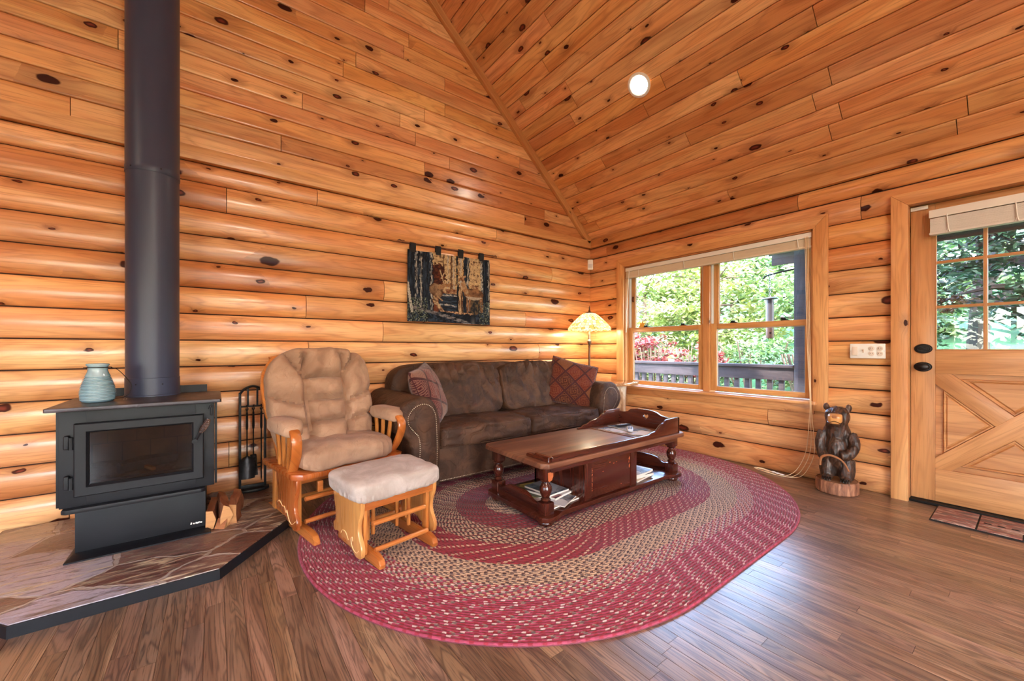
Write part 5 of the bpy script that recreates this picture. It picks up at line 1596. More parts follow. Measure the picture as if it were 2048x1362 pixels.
# turned edge down to the floor
eb = MB()
d = RO
vs = []; fs = []; n = 400; L = ringpt(d, 0)[2]
for i in range(n):
    p, nr, _ = ringpt(d, i * L / n)
    vs += [p + Vector((0, 0, .004)), p + nr * .002 + Vector((0, 0, .002)), p + Vector((0, 0, .0))]
for i in range(n):
    a, b = i * 3, ((i + 1) % n) * 3
    fs += [(a, a + 1, b + 1, b), (a + 1, a + 2, b + 2, b + 1)]
eb.add(vs, fs, col=S(122, 44, 60))
t = NT('braided_wool')
at = t.attr(); nz = t.noise(t.coord(), 420, 2)
c = t.mix(t.math('MULTIPLY', nz, .5), at, t.mix(1.0, at, (.45, .4, .4), 'MULTIPLY'))
t.bsdf(c, .58, bump=nz, bstr=.5, bdist=.002, sheen=.15, spec=.42); M_rug = t.m
eb.build('edge_braid', M_rug, RG, sharp=None)
mb.build('braids', M_rug, RG, sharp=None)
# ---- end table: live-edge slab on a section of log
E_ = thing('end_table', 'live-edge slab end table on a pale log between the sofa arm and the window', 'side table', (-.33, -.64, 0))
M_slab = wood('glossy_slab', S(196, 150, 108), S(166, 116, 78), S(110, 70, 44), 'OBJY', knots=.2, rough=.14, coat=.8)
t = NT('barked_log'); ob = t.coord(); n1 = t.noise(t.scale(ob, (14, 14, 2.2)), 1.0, 5, .6, .5)
c = t.ramp(n1, [(.36, S(122, 82, 54)), (.46, S(178, 140, 106)), (.58, S(222, 204, 182)), (.7, S(196, 164, 130))]); t.bsdf(c, .7, bump=n1, bstr=.5, bdist=.01); M_logleg = t.m
mb = MB(); mb.lathe([(.15, 0), (.146, .02), (.138, .15), (.136, .4), (.142, .6), (.147, .66)], 40); mb.v = [Vector((p.x * (1 + .05 * fbm((p.x * 9, p.y * 9, p.z * 2))), p.y * (1 + .05 * fbm((p.x * 9, p.y * 9, p.z * 2))), p.z)) for p in mb.v]; mb.build('log_leg', M_logleg, E_)
mb = MB()
out = []
for i in range(48):
    a = 2 * PI * i / 48
    x = .232 * math.copysign(abs(math.cos(a)) ** .55, math.cos(a)) + .02; y = .235 * math.copysign(abs(math.sin(a)) ** .55, math.sin(a))
    k = 1 + .05 * fbm((3 * math.cos(a), 3 * math.sin(a), 2))
    out.append((x * k, y * k))
mb.prism(out, .66, .693, .008); mb.build('slab_top', M_slab, E_)

# ---- floor lamp with a leaded glass shade
L_ = thing('floor_lamp', 'lit floor lamp with a cream leaded glass shade in the corner behind the sofa', 'lamp', (-.345, -.30, 0))
M_lampmetal = plain('lamp_bronze', S(96, 66, 50), .35, .7, var=.2)
mb = MB(); mb.lathe([(.14, 0), (.14, .012), (.12, .022), (.05, .034), (.022, .05), (.0, .05)], 36); mb.build('base', M_lampmetal, L_)
mb = MB(); mb.lathe([(.012, .04), (.012, 1.08), (.018, 1.085), (.014, 1.09)], 16); mb.build('pole', M_lampmetal, L_)
mb = MB(); mb.lathe([(.012, 1.085), (.016, 1.10), (.026, 1.13), (.03, 1.15), (.022, 1.165), (.016, 1.17), (.014, 1.20), (.017, 1.22), (.010, 1.25), (.006, 1.30), (.005, 1.47)], 20); mb.build('ornate_neck', plain('brushed_bronze', S(150, 132, 112), .3, .8), L_)
t = NT('leaded_glass')
uv = t.coord('UV')
vo = t.voro(t.scale(uv, (34, 11, 1)), 1.0, 'DISTANCE_TO_EDGE', '2D', .75); vf = t.voro(t.scale(uv, (34, 11, 1)), 1.0, 'F1', '2D', .75)
sc_ = t.n('ShaderNodeSeparateColor'); t.l(vf.outputs['Color'], sc_.inputs[0])
c = t.ramp(sc_.outputs[0], [(0, S(250, 232, 190)), (.4, S(240, 214, 160)), (.75, S(226, 196, 132)), (.9, S(150, 150, 92))], 'CONSTANT')
lead = t.math('LESS_THAN', vo.outputs['Distance'], .055)
c = t.mix(lead, c, S(52, 42, 32))
d = t.n('ShaderNodeBsdfDiffuse'); t.l(c, d.inputs[0]); tr = t.n('ShaderNodeBsdfTranslucent'); t.l(c, tr.inputs[0])
mx = t.n('ShaderNodeMixShader'); mx.inputs[0].default_value = .45; t.l(d.outputs[0], mx.inputs[1]); t.l(tr.outputs[0], mx.inputs[2])
t.l(mx.outputs[0], t.out.inputs[0]); M_shade = t.m
mb = MB()
sp_ = [(.052, 1.482), (.085, 1.470), (.14, 1.425), (.195, 1.37), (.235, 1.325), (.250, 1.30), (.247, 1.285)]
pr = catmull([(a, b, 0) for a, b in sp_], 5)
def shade(u, v):
    q = v * (len(pr) - 1); i = min(int(q), len(pr) - 2); p = pr[i].lerp(pr[i + 1], q - i); a = 2 * PI * u
    z = p.y - (.010 * abs(math.sin(a * 12)) if v > .93 else 0)
    return Vector((p.x * math.cos(a), p.x * math.sin(a), z))
mb.grid(shade, 97, 31, uvfn=lambda u, v: (u * 1.0, v * .8)); mb.build('lamp_shade', M_shade, L_)
mb = MB(); mb.lathe([(.056, 1.478), (.05, 1.488), (.02, 1.498), (.009, 1.505), (.012, 1.515), (.006, 1.53), (.008, 1.545), (.0, 1.575)], 18); mb.build('finial', M_lampmetal, L_)
mb = MB()
for a in (0, 2.1, 4.2): mb.pillow((.06 * math.cos(a), .06 * math.sin(a), 1.36), (.05, .05, .08), 1.0, 14, 10)
mb.build('bulb', M_bulb, L_)
mb = MB(); mb.tube(catmull([(.08, -.03, 1.32), (.08, -.03, 1.2)], 4), .0012, 4); mb.build('pull_chain', M_lampmetal, L_)
l = bpy.data.lights.new('lamp_glow', 'POINT'); l.energy = 14; l.color = (1, .80, .52); l.shadow_soft_size = .05
o = bpy.data.objects.new('lamp_glow', l); COL.objects.link(o); o.location = (-.345, -.30, 1.27)

# ---- tapestry on a twig rod
TP = thing('tapestry', 'woven tapestry of two deer among dark tree trunks hanging on the log wall', 'wall hanging', (-2.06, -.062, 1.31))
NX, NY = 190, 140
rr = random.Random(21)
def tapcol(u, v):
    """a forest picture in yarn colours; v runs down from the top"""
    n = lambda a, b, s=0: fbm((u * a + s, v * b, s))
    def mixc(a, b, k): return tuple(a[i] + (b[i] - a[i]) * max(0, min(1, k)) for i in range(3))
    navy, blue, pale, tan, brn, rust, gold, grn = (26, 29, 38), (50, 62, 80), (176, 170, 164), (186, 156, 122), (84, 60, 48), (104, 56, 40), (204, 174, 132), (66, 74, 62)
    w = .012 * n(6, 14, 3)
    c = mixc(tan, gold, .5 + 1.3 * n(26, 20)); c = mixc(c, brn, max(0, 1.6 * n(40, 30, 7) - .15))
    if v > .40: c = mixc(c, rust, (v - .4) * 3 + n(20, 20, 2))
    if v > .52 and u > .64: c = mixc((40, 40, 46), (104, 84, 62), .3 + 1.9 * n(44, 16, 6))
    # slim trunks in the distance
    for a, b, col in ((.40, .008, brn), (.455, .007, pale), (.50, .012, brn), (.53, .008, pale), (.575, .012, navy), (.62, .012, pale)):
        if abs(u - a - w) < b and v < .5: c = mixc(col, c, .25 + n(50, 9))
    if .34 < u < .62 and v > .57: c = mixc(blue, navy, .4 + 1.4 * n(8, 40, 4))
    if .34 < u < .60 and (abs(v - .60 - .02 * n(9, 2)) < .012 or abs(v - .745 - .03 * n(7, 2, 5)) < .012): c = mixc(pale, blue, .25 + n(30, 10))
    # bush on the left
    if (u - .31) ** 2 / .012 + (v - .33) ** 2 / .03 < 1 + n(12, 12): c = mixc((58, 34, 32), rust, .3 + 1.5 * n(30, 30, 9))
    # near trunks
    for a, b, hl_ in ((.055, .075, .04), (.175, .05, -.03), (.245, .035, .015), (.69, .036, .02), (.90, .026, -.012), (.965, .045, .02)):
        if abs(u - a - w * 1.5) < b:
            c = mixc(navy, blue, .3 + 1.3 * n(60, 7, a * 9))
            if abs(u - a - hl_ - w) < .012 + .008 * n(9, 30, 2): c = mixc(pale, c, .45 + 1.2 * n(90, 12))
    if abs(u - .885 - w) < .014 and v < .5: c = mixc(pale, navy, .15 + n(60, 30))
    # broken stump in the middle
    if abs(u - .612 - w) < .028 and .46 < v < .84: c = mixc(tan, brn, .4 + 1.8 * n(50, 8, 6))
    if abs(u - .578 - w) < .012 and .46 < v < .84: c = navy
    deer = (150, 108, 76); dk = (74, 50, 40)
    def ell(cx, cy, rx, ry, rot=0):
        dx, dy = u - cx, v - cy; ca, sa = math.cos(rot), math.sin(rot)
        return ((dx * ca + dy * sa) / rx) ** 2 + ((-dx * sa + dy * ca) / ry) ** 2
    def seg(ax, ay, bx, by, r_):
        px, py, dx, dy = u - ax, v - ay, bx - ax, by - ay
        q = max(0, min(1, (px * dx + py * dy) / (dx * dx + dy * dy)))
        return math.hypot(px - dx * q, py - dy * q) < r_
    # standing deer, looking left
    for a in ((.70, .60, .705, .83), (.735, .60, .73, .80), (.885, .58, .90, .72), (.90, .72, .885, .84), (.86, .60, .875, .80)):
        if seg(*a, .011): c = mixc(deer, dk, .35 + n(40, 8))
    e = ell(.785, .545, .125, .088, .03)
    if e < 1: c = mixc(deer, dk, .75 * e ** 1.5 + .9 * n(14, 10, 8)); 
    if e < 1 and v > .585: c = mixc(pale, deer, .35)
    if seg(.685, .52, .64, .37, .032): c = mixc((168, 140, 112), deer, .4 + n(20, 20))
    if ell(.628, .345, .032, .042, .5) < 1: c = mixc(deer, dk, .2 + n(30, 30))
    if ell(.618, .375, .016, .016) < 1: c = pale
    if seg(.645, .32, .675, .29, .011): c = (176, 140, 112)
    for a in ((.615, .31, .585, .25), (.585, .25, .60, .19), (.60, .28, .565, .27), (.64, .31, .655, .24), (.655, .24, .64, .19)):
        if seg(*a, .0055): c = (150, 112, 74)
    # walking deer, coming from the left
    e = ell(.315, .545, .075, .105, -.35)
    if e < 1: c = mixc((146, 116, 90), dk, .6 * e + n(16, 12, 4))
    if seg(.36, .50, .425, .445, .026): c = mixc((160, 128, 98), deer, .4 + n(20, 20))
    if ell(.455, .45, .035, .022, .2) < 1: c = deer
    for a in ((.405, .42, .375, .30), (.375, .36, .41, .28), (.42, .42, .47, .36), (.375, .30, .36, .24)):
        if seg(*a, .0065): c = (190, 164, 132)
    for a in ((.33, .63, .385, .68), (.29, .63, .30, .74)):
        if seg(*a, .010): c = mixc(tan, dk, .3)
    # fallen timber and undergrowth in front
    if seg(.29, .68, .40, .86, .022): c = mixc(tan, brn, .4 + n(30, 30, 2))
    if seg(.40, .855, .75, .865, .028): c = mixc((186, 148, 116), brn, .35 + 1.5 * n(50, 40, 1))
    if v > .86 + .05 * n(6, 2) - .10 * max(0, .28 - u): c = mixc(navy, blue, .35 + 1.6 * n(26, 18, 5))
    if seg(.06, .80, .82, 1.02, .024): c = mixc((128, 122, 124), navy, .3 + 1.6 * n(14, 60, 2))
    if seg(.0, .46, .05, .86, .014): c = pale
    if v > .66 and (u < .22 or u > .86) and n(60, 60, 8) > .18: c = mixc((140, 148, 132), grn, .5 + n(30, 30))
    if ell(.77, .93, .04, .075) < 1: c = mixc(navy, pale, .55 * (1 - abs(u - .775) / .04) * (v - .86) * 7)
    if ell(.70, .90, .05, .05) < 1: c = navy
    k = .84 + .3 * rr.random()
    return S(*[max(0, min(255, x * k)) for x in c])
mb = MB()
def tapp(u, v):
    # hangs from four tabs: slight dips between them, a soft ripple lower down
    x = -.446 + .892 * u
    top = .66 + .012 * u - .008 * abs(math.sin(PI * (u * 3 + .08)))
    z = top * (1 - v) + (.004 * math.sin(5 * u)) * v
    return Vector((x, -.006 + .006 * math.sin(u * 11 + 1) * (.3 + v), z))
mb.grid(tapp, NX + 1, NY + 1, colfn=lambda u, v: tapcol(min(u, 1), min(v, 1)), flip=True)
mb.grid(lambda u, v: tapp(u, v) + Vector((0, .003, 0)), 40, 30, colfn=lambda u, v: S(40, 42, 52))
t = NT('woven_yarn'); at = t.attr(); wv = t.noise(t.scale(t.coord(), (300, 300, 500)), 1.0, 1); t.bsdf(t.mix(t.math('MULTIPLY', wv, .3), at, (0, 0, 0)), .9, bump=wv, bstr=.4, bdist=.002, spec=.15)
mb.build('woven_panel', t.m, TP, sharp=None)
M_tab = plain('black_webbing', S(24, 22, 26), .85, var=.3, vs=80, bstr=.4)
mb = MB()
for u in (.055, .34, .615, .885):
    x = -.446 + .892 * u; zt_ = tapp(u, 0).z
    w = .028
    prf = [(-.010, zt_ - .02), (-.013, zt_ + .02), (-.016, zt_ + .055), (-.004, zt_ + .068), (.008, zt_ + .055), (.006, zt_ + .02), (.0, zt_ - .01)]
    for side in (0,):
        vs = []; 
        for (y, z) in prf: vs += [(x - w, y, z), (x + w, y, z)]
        mb.add(vs, [(2 * i, 2 * i + 1, 2 * i + 3, 2 * i + 2) for i in range(len(prf) - 1)])
mb.build('hanging_tab', M_tab, TP)
mb = MB(); zr = .712
mb.tube(catmull([(-.50, -.003, zr), (-.3, -.003, zr + .004), (0, -.003, zr + .005), (.3, -.003, zr + .010), (.51, -.003, zr + .012)], 8), .0055, 8)
for sx in (-1, 1):
    x = .505 * sx
    mb.tube(catmull([(x, -.003, zr + .008), (x + sx * .012, -.003, zr + .02), (x + sx * .03, -.003, zr + .012), (x + sx * .028, -.003, zr - .002), (x + sx * .012, -.003, zr)], 5), .004, 6)
    mb.tube([(x - sx * .03, -.003, zr + .016), (x + sx * .03, -.003, zr + .013)], .004, 6); mb.tube([(x - sx * .03, -.003, zr - .002), (x + sx * .03, -.003, zr - .004)], .004, 6)
mb.build('twig_rod', plain('rod_rust', S(104, 66, 46), .6, .3, var=.3), TP)

# ---- carved bear
def blob(shapes, voxel=.007):
    """one continuous skin over ellipsoids and limbs"""
    mb = MB()
    for s_ in shapes:
        if s_[0] == 'e':
            mb.pillow(s_[1], [2 * q for q in s_[2]], 1.0, 28, 18, rot=s_[3] if len(s_) > 3 else None)
        else: mb.tube(catmull(s_[1], 6), [s_[2][0] + (s_[2][1] - s_[2][0]) * i / (len(catmull(s_[1], 6)) - 1) for i in range(len(catmull(s_[1], 6)))], 14)
    o = mb.build('tmp', M_white, sharp=None)
    md = o.modifiers.new('r', 'REMESH'); md.mode = 'VOXEL'; md.voxel_size = voxel; md.use_smooth_shade = True
    sm = o.modifiers.new('s', 'SMOOTH'); sm.factor = .5; sm.iterations = 4
    dg = bpy.context.evaluated_depsgraph_get(); me = bpy.data.meshes.new_from_object(o.evaluated_get(dg))
    bpy.data.objects.remove(o)
    return me
BR = thing('carved_bear', 'dark carved wooden bear standing on a log slice beside the entry door', 'bear carving', (-.20, -2.605, 0), math.radians(-80))
t = NT('carved_dark_wood'); ob = t.coord(); n1 = t.noise(t.scale(ob, (46, 46, 14)), 1.0, 4, .6, .6); n2 = t.noise(ob, 7, 3)
c = t.mix(t.smooth(n1, .42, .62), S(40, 26, 20), S(84, 54, 38)); c = t.mix(t.math('MULTIPLY', t.smooth(n2, .5, .7), .5), c, S(28, 22, 22)); t.bsdf(c, .46, bump=n1, bstr=1.0, bdist=.006, coat=.15, coatr=.3); M_bear = t.m
BW = .76
shapes = [('e', (0, .015, .315), (.108, .088, .17)), ('e', (0, -.02, .30), (.088, .08, .13)), ('e', (0, .01, .44), (.108, .08, .075)), ('e', (0, .0, .49), (.088, .078, .07)), ('e', (.004, -.005, .555), (.098, .088, .078)), ('e', (0, -.05, .535), (.075, .055, .055)),
          ('e', (-.052, -.035, .582), (.035, .035, .03)), ('e', (.058, -.035, .582), (.035, .035, .03)),
          ('t', [(-.105, .0, .43), (-.128, -.03, .36), (-.112, -.065, .285), (-.085, -.10, .255)], (.044, .033)), ('t', [(.105, .0, .43), (.135, -.03, .36), (.105, -.075, .305), (.035, -.105, .285)], (.046, .034)),
          ('t', [(-.062, -.005, .24), (-.068, -.02, .17), (-.066, -.02, .115)], (.072, .062)), ('t', [(.064, -.005, .24), (.072, -.02, .17), (.07, -.02, .115)], (.074, .064)), ('e', (0, .02, .21), (.12, .082, .10)),
          ('e', (-.066, -.06, .113), (.042, .058, .026)), ('e', (.072, -.06, .113), (.044, .058, .026)),
          ('e', (-.082, .02, .622), (.026, .015, .030)), ('e', (.088, .02, .622), (.026, .015, .030))]
me = blob(shapes)
for v in me.vertices:
    p = v.co
    k = fbm((p.x * 40, p.y * 40, p.z * 11)) 
    v.co = p + v.normal * (.006 * k + .0025 * fbm(p * 90)); v.co.x *= BW
me.name = 'body'; me.materials.clear(); me.materials.append(M_bear); me.polygons.foreach_set('use_smooth', [True] * len(me.polygons))
o = bpy.data.objects.new('body', me); COL.objects.link(o); o.parent = BR
M_muz = plain('pale_carved_wood', S(206, 146, 84), .35, var=.15, vs=40, coat=.3)
mb = MB(); mb.pillow((0, 0, 0), (.084, .082, .062), .45, 28, 18, fn=lambda p: Vector((p.x * (1 - .15 * (p.y < 0) * (-p.y / .04)), p.y, p.z + .006 * (p.z > 0)))); mb.v = [rotm('X', 8) @ p + Vector((-.004, -.104, .548)) for p in mb.v]
mz = mb.build('muzzle', M_muz, BR)
M_dkp = plain('black_lacquer', S(20, 16, 16), .25)
mb = MB(); mb.pillow((-.004, -.141, .568), (.036, .016, .022), .7, 16, 10); mb.build('nose', plain('nose_brown', S(150, 92, 50), .35), BR, ).parent = mz
mb = MB(); mb.tube(catmull([(-.047, -.112, .530), (-.034, -.138, .526), (-.004, -.1475, .538), (.026, -.138, .526), (.039, -.112, .530)], 5), .0022, 5); mb.build('mouth_line', M_dkp, mz)
for sx in (-1, 1):
    mb = MB(); mb.pillow((.003 + sx * .036, -.079, .592), (.013, .012, .012), 1.0, 14, 10); mb.build('eye', M_dkp, BR)
    for k in range(4):
        pass
mb = MB()
for sx in (-1, 1):
    for k in range(4): mb.tube(catmull([(sx * .053 + (k - 1.5) * .014, -.108, .12), (sx * .053 + (k - 1.5) * .015, -.124, .114), (sx * .053 + (k - 1.5) * .015, -.130, .102)], 3), [.006, .0055, .005, .0045, .0035, .003, .002], 6)
mb.build('claws', M_dkp, BR)
mb = MB(); mb.tube(catmull([(-.09, -.118, .205), (-.08, -.130, .262), (-.038, -.140, .288), (.015, -.142, .276), (.05, -.138, .245), (.074, -.132, .19)], 7), [.009] * 12 + [.0075] * 12 + [.006] * 12, 8); mb.build('bent_stick', plain('bare_stick', S(150, 96, 58), .6, var=.2), BR)
t = NT('tree_bark_slice'); ob = t.coord(); n1 = t.noise(t.scale(ob, (34, 34, 6)), 1.0, 4, .6, .3)
c = t.ramp(n1, [(.35, S(84, 50, 34)), (.5, S(140, 90, 64)), (.62, S(178, 124, 92))]); t.bsdf(c, .7, bump=n1, bstr=.8, bdist=.01); M_slice = t.m
mb = MB(); mb.lathe([(.118, 0), (.126, .008), (.126, .08), (.120, .092)], 56, cap=False); mb.v = [Vector((p.x * (1 + .035 * fbm((p.x * 26, p.y * 26, 0))), p.y * (1.1 + .035 * fbm((p.x * 26, p.y * 26, 0))), p.z)) for p in mb.v]; mb.build('bark_rim', M_slice, BR)
mb = MB(); mb.lathe([(.121, .088), (.0, .091)], 48, cap=False); mb.v = [Vector((p.x, p.y * 1.1, p.z)) for p in mb.v]; mb.build('slice_top', wood('slice_wood', S(176, 128, 92), S(146, 100, 70), S(96, 60, 42), 'OBJX', knots=0, rough=.6, coat=.1), BR)

# ---- door mat
t = thing('door_mat', 'brick patterned rubber door mat on the floor in front of the entry door', 'door mat', (-.20, -3.49, 0))
M_rub = plain('black_rubber', S(30, 24, 24), .8)
mb = MB(); mb.prism([(-.172, -.39), (.172, -.39), (.172, .39), (-.172, .39)], 0, .008, .003); mb.build('backing', M_rub, t)
mx_ = NT('printed_brick'); ob = mx_.coord(); n1 = mx_.noise(mx_.scale(ob, (26, 7, 10)), 1.0, 4, .6, .6); n2 = mx_.noise(mx_.scale(ob, (40, 14, 1), loc=(3, 3, 0)), 1.0, 4, .65)
c = mx_.ramp(n1, [(.3, S(84, 70, 68)), (.42, S(120, 104, 98)), (.5, S(146, 84, 74)), (.58, S(186, 160, 144)), (.66, S(100, 84, 80)), (.75, S(164, 112, 96))])
c = mx_.mix(mx_.math('MULTIPLY', mx_.smooth(n2, .55, .7), .6), c, S(92, 70, 66)); mx_.bsdf(c, .8, bump=n2, bstr=.5, bdist=.003); M_brick = mx_.m
mb = MB()
def tile(x0, x1, y0, y1): mb.span((x0, y0, .007), (x1, y1, .0125), .003)
tile(-.164, .164, .205, .383)
tile(-.164, -.062, .035, .197); tile(-.054, .164, .012, .197)
tile(-.164, -.062, -.19, .027); tile(.052, .164, -.19, .004); tile(-.164, .164, -.383, -.2)
tile(-.054, .044, -.19, .004)
mb.build('brick_print', M_brick, t)
mb = MB()
for i in range(6):
    y = .165 - .052 * i
    mb.prism([(p.x, p.y) for p in catmull([(-.010, -.012, 0), (-.004, -.018, 0), (.012, -.008, 0), (.010, .004, 0), (.014, .012, 0), (-.002, .016, 0), (-.010, .010, 0)], 2, True)], .0115, .0135, 0, Matrix.Translation((-.012, y, 0)))
mb.build('stamped_marks', M_rub, t)
# ------------------------------------------------------------------ porch and garden
M_deck = wood('weathered_deck', S(118, 104, 98), S(98, 84, 80), S(62, 52, 50), 'OBJY', knots=0, rough=.8, coat=0)
M_rail = wood('dark_weathered_rail', S(82, 68, 70), S(62, 50, 54), S(38, 31, 35), 'OBJY', knots=0, rough=.75, coat=0, bstr=.5)
M_post = wood('rough_sawn_post', S(84, 80, 88), S(66, 60, 68), S(40, 36, 42), 'OBJZ', knots=0, rough=.85, coat=0, bstr=.7)
M_soffit = plain('green_grey_soffit', S(96, 128, 122), .7, var=.1)
o_ = MB()
x = .17
while x < 2.1: o_.span((x, -8.5, -.16), (x + .135, 5.0, -.12), .003); x += .14
o = o_.build('porch_floor', M_deck); o['kind'] = 'structure'
for ra, rb, lab in ((-1.665, 3.91, 'dark weathered porch railing with square balusters outside the wide window'), (-5.31, -1.845, 'dark weathered porch railing outside the entry door')):
    RL = thing('porch_railing', lab, 'railing', (1.94, (ra + rb) / 2, -.12))
    def lb(mb, nm, m, par=None):
        l_ = Vector(RL.location); mb.v = [p - l_ for p in mb.v]; return mb.build(nm, m, par or RL)
    mb = MB(); mb.span((1.86, ra, .815), (2.02, rb, .853), .006); lb(mb, 'cap_rail', M_rail)
    mb = MB(); mb.span((1.895, ra, .655), (1.93, rb, .812), .004); lb(mb, 'rail_board', M_rail)
    mb = MB(); mb.span((1.895, ra, .0), (1.93, rb, .09), .004); lb(mb, 'bottom_rail', M_rail)
    y = rb - .08
    while y > ra + .04:
        mb = MB(); mb.span((1.935, y - .03, .01), (1.975, y + .03, .812), .003); lb(mb, 'baluster', M_rail)
        y -= .137
for yy, lab in ((-1.755, 'dark square porch post seen through the right pane of the window'), (4.0, 'dark square porch post at the far end of the porch railing'), (-5.4, 'dark square porch post standing past the entry door')):
    t = thing('porch_post', lab, 'post', (1.945, yy, -.12), 0, 'porch posts')
    mb = MB(); mb.span((-.07, -.082, 0), (.07, .082, 2.62), .006); mb.build('post_shaft', M_post, t)
    mb = MB(); mb.span((-.085, -.097, 0), (.085, .097, .10), .004); mb.build('post_base', M_post, t)
# porch roof over the right part of the porch
RF = tag(bpy.data.objects.new('porch_roof', None), kind='structure'); COL.objects.link(RF)
mb = MB()
def slab(x0, z0, x1, z1, ya, yb, th, nm, m):
    q = MB(); vs = [(x0, ya, z0), (x1, ya, z1), (x1, yb, z1), (x0, yb, z0)]; vs += [(p[0], p[1], p[2] + th) for p in vs]
    q.add(vs, [(3, 2, 1, 0), (4, 5, 6, 7), (0, 1, 5, 4), (1, 2, 6, 5), (2, 3, 7, 6), (3, 0, 4, 7)], smooth=False); return q.build(nm, m, RF)
slab(.16, 2.72, 2.30, 2.36, -8.5, -1.28, .03, 'soffit', M_soffit)
slab(.16, 2.76, 2.42, 2.38, -8.6, -1.20, .10, 'roof_deck', M_rail)
mb = MB(); mb.span((2.28, -8.5, 2.21), (2.31, -1.28, 2.46), .004); mb.build('fascia', M_rail, RF)
mb = MB(); mb.span((1.90, -8.5, 2.34), (1.99, -1.6, 2.50), .004); mb.build('porch_beam', M_post, RF)

BF = thing('bird_feeder', 'hanging grey tube bird feeder on a bracket from the porch post', 'bird feeder', (2.0, -1.36, 1.20))
M_tube = plain('feeder_grey', S(88, 78, 84), .5, .2, var=.15)
mb = MB(); mb.tube([(-.02, -.32, .875), (-.01, -.12, .86), (0, .06, .83), (0, .075, .80)], .011, 8); mb.build('bracket_arm', M_iron, BF)
mb = MB()
for k in range(9):
    z = .56 + .028 * k
    mb.tube([(.011 * math.cos(a) * (k % 2), .011 * math.cos(a) * ((k + 1) % 2), z + .019 * math.sin(a)) for a in [2 * PI * i / 12 for i in range(12)]], .0035, 5, closed=True)
mb.build('chain', M_chrome, BF)
mb = MB(); mb.lathe([(.095, .520), (.092, .530), (.02, .545), (.0, .55)], 28); mb.build('cover_disc', M_tube, BF)
mb = MB(); mb.lathe([(.046, .14), (.046, .525)], 24, cap=False); mb.lathe([(.0, .525), (.046, .525)], 24, cap=False); mb.build('seed_tube', M_tube, BF)
mb = MB(); mb.lathe([(.0, 0), (.042, .0), (.046, .012), (.046, .145)], 24); mb.build('lower_tube', plain('feeder_brown', S(86, 54, 48), .5, var=.2), BF)
mb = MB()
for z, a in ((.07, 3.6), (.07, .4)): mb.lathe([(.012, 0), (.012, .003), (0, .003)], 12, Matrix.Translation((.0455 * math.cos(a), .0455 * math.sin(a), z)) @ rotm('Z', math.degrees(a)) @ rotm('Y', 90))
mb.build('feeding_port', M_dkp, BF)

# ground rising into a hillside lawn
def gz_(x, y): return -1.0 + (.22 * (x - 3.0) if x > 3 else 0) + .12 * fbm((x * .4, y * .4, 0))
t = NT('lawn'); ob = t.coord(); n1 = t.noise(ob, 1.2, 4); n2 = t.noise(ob, 30, 4, .7)
c = t.mix(t.smooth(n1, .35, .65), S(56, 112, 66), S(80, 140, 86)); c = t.mix(t.math('MULTIPLY', n2, .6), c, S(24, 52, 32)); t.bsdf(c, .9, bump=n2, bstr=.8, bdist=.05); 
mb = MB(); mb.grid(lambda u, v: Vector((-14 + 44 * u, -24 + 52 * v, (gz_(-14 + 44 * u, -24 + 52 * v)) if not (-7.4 < -14 + 44 * u < .6 and -7.2 < -24 + 52 * v < .5) else -1.0)), 70, 80); o = mb.build('ground', t.m); o['kind'] = 'structure'

def leaves(mb, c, rad, n, size, rr, flat=.6, top=0.0, lo=0.0, hi=1.0, shell=.55):
    """clumps of single leaves inside an ellipsoid"""
    c = Vector(c)
    nb = max(6, n // 55)
    for _ in range(nb):
        d = Vector((rr.gauss(0, 1), rr.gauss(0, 1), rr.gauss(0, 1))).normalized()
        r_ = rr.uniform(shell, 1.0)
        cc = c + Vector((d.x * rad[0], d.y * rad[1], d.z * rad[2])) * r_
        base = rr.uniform(lo, hi)
        cr = rr.uniform(.16, .30) * (rad[0] + rad[1] + rad[2]) / 3
        for _ in range(n // nb):
            q = Vector((rr.gauss(0, 1), rr.gauss(0, 1), rr.gauss(0, .45))) * cr * .55 + cc
            nn = Vector((rr.gauss(0, flat), rr.gauss(0, flat), 1)).normalized()
            a = nn.orthogonal().normalized(); a.rotate(Matrix.Rotation(rr.uniform(0, 6.28), 3, nn)); b = nn.cross(a)
            s_ = size * rr.uniform(.6, 1.3)
            tn = max(0, min(1, base + rr.uniform(-.22, .22)))
            mb.add([q - a * s_, q + b * s_ * .45 - nn * s_ * .1, q + a * s_ - nn * s_ * .3, q - b * s_ * .45 - nn * s_ * .1], [(0, 1, 2, 3)], col=(tn, tn, tn), smooth=False)
M_trunk = plain('tree_bark', S(92, 74, 64), .9, var=.4, vs=8, bstr=.8)
M_darktrunk = plain('dark_bark', S(58, 46, 44), .9, var=.4, vs=8, bstr=.8)
LF_lime = leafmat('lime_leaves', [(0, S(96, 122, 48)), (.35, S(158, 182, 84)), (.65, S(208, 216, 120)), (1, S(250, 242, 180))])
LF_green = leafmat('fresh_green_leaves', [(0, S(62, 100, 52)), (.4, S(116, 160, 86)), (.75, S(172, 204, 124)), (1, S(224, 236, 176))])
LF_dark = leafmat('hemlock_needles', [(0, S(14, 28, 22)), (.5, S(28, 56, 40)), (.85, S(62, 100, 70)), (1, S(130, 166, 130))], .3)
LF_rust = leafmat('dry_branch', [(0, S(84, 58, 44)), (.5, S(150, 104, 72)), (1, S(196, 150, 110))], .3)
LF_red = leafmat('nandina_leaves', [(0, S(74, 104, 72)), (.38, S(140, 160, 110)), (.5, S(168, 76, 76)), (.8, S(190, 60, 70)), (1, S(226, 130, 120))], .4)
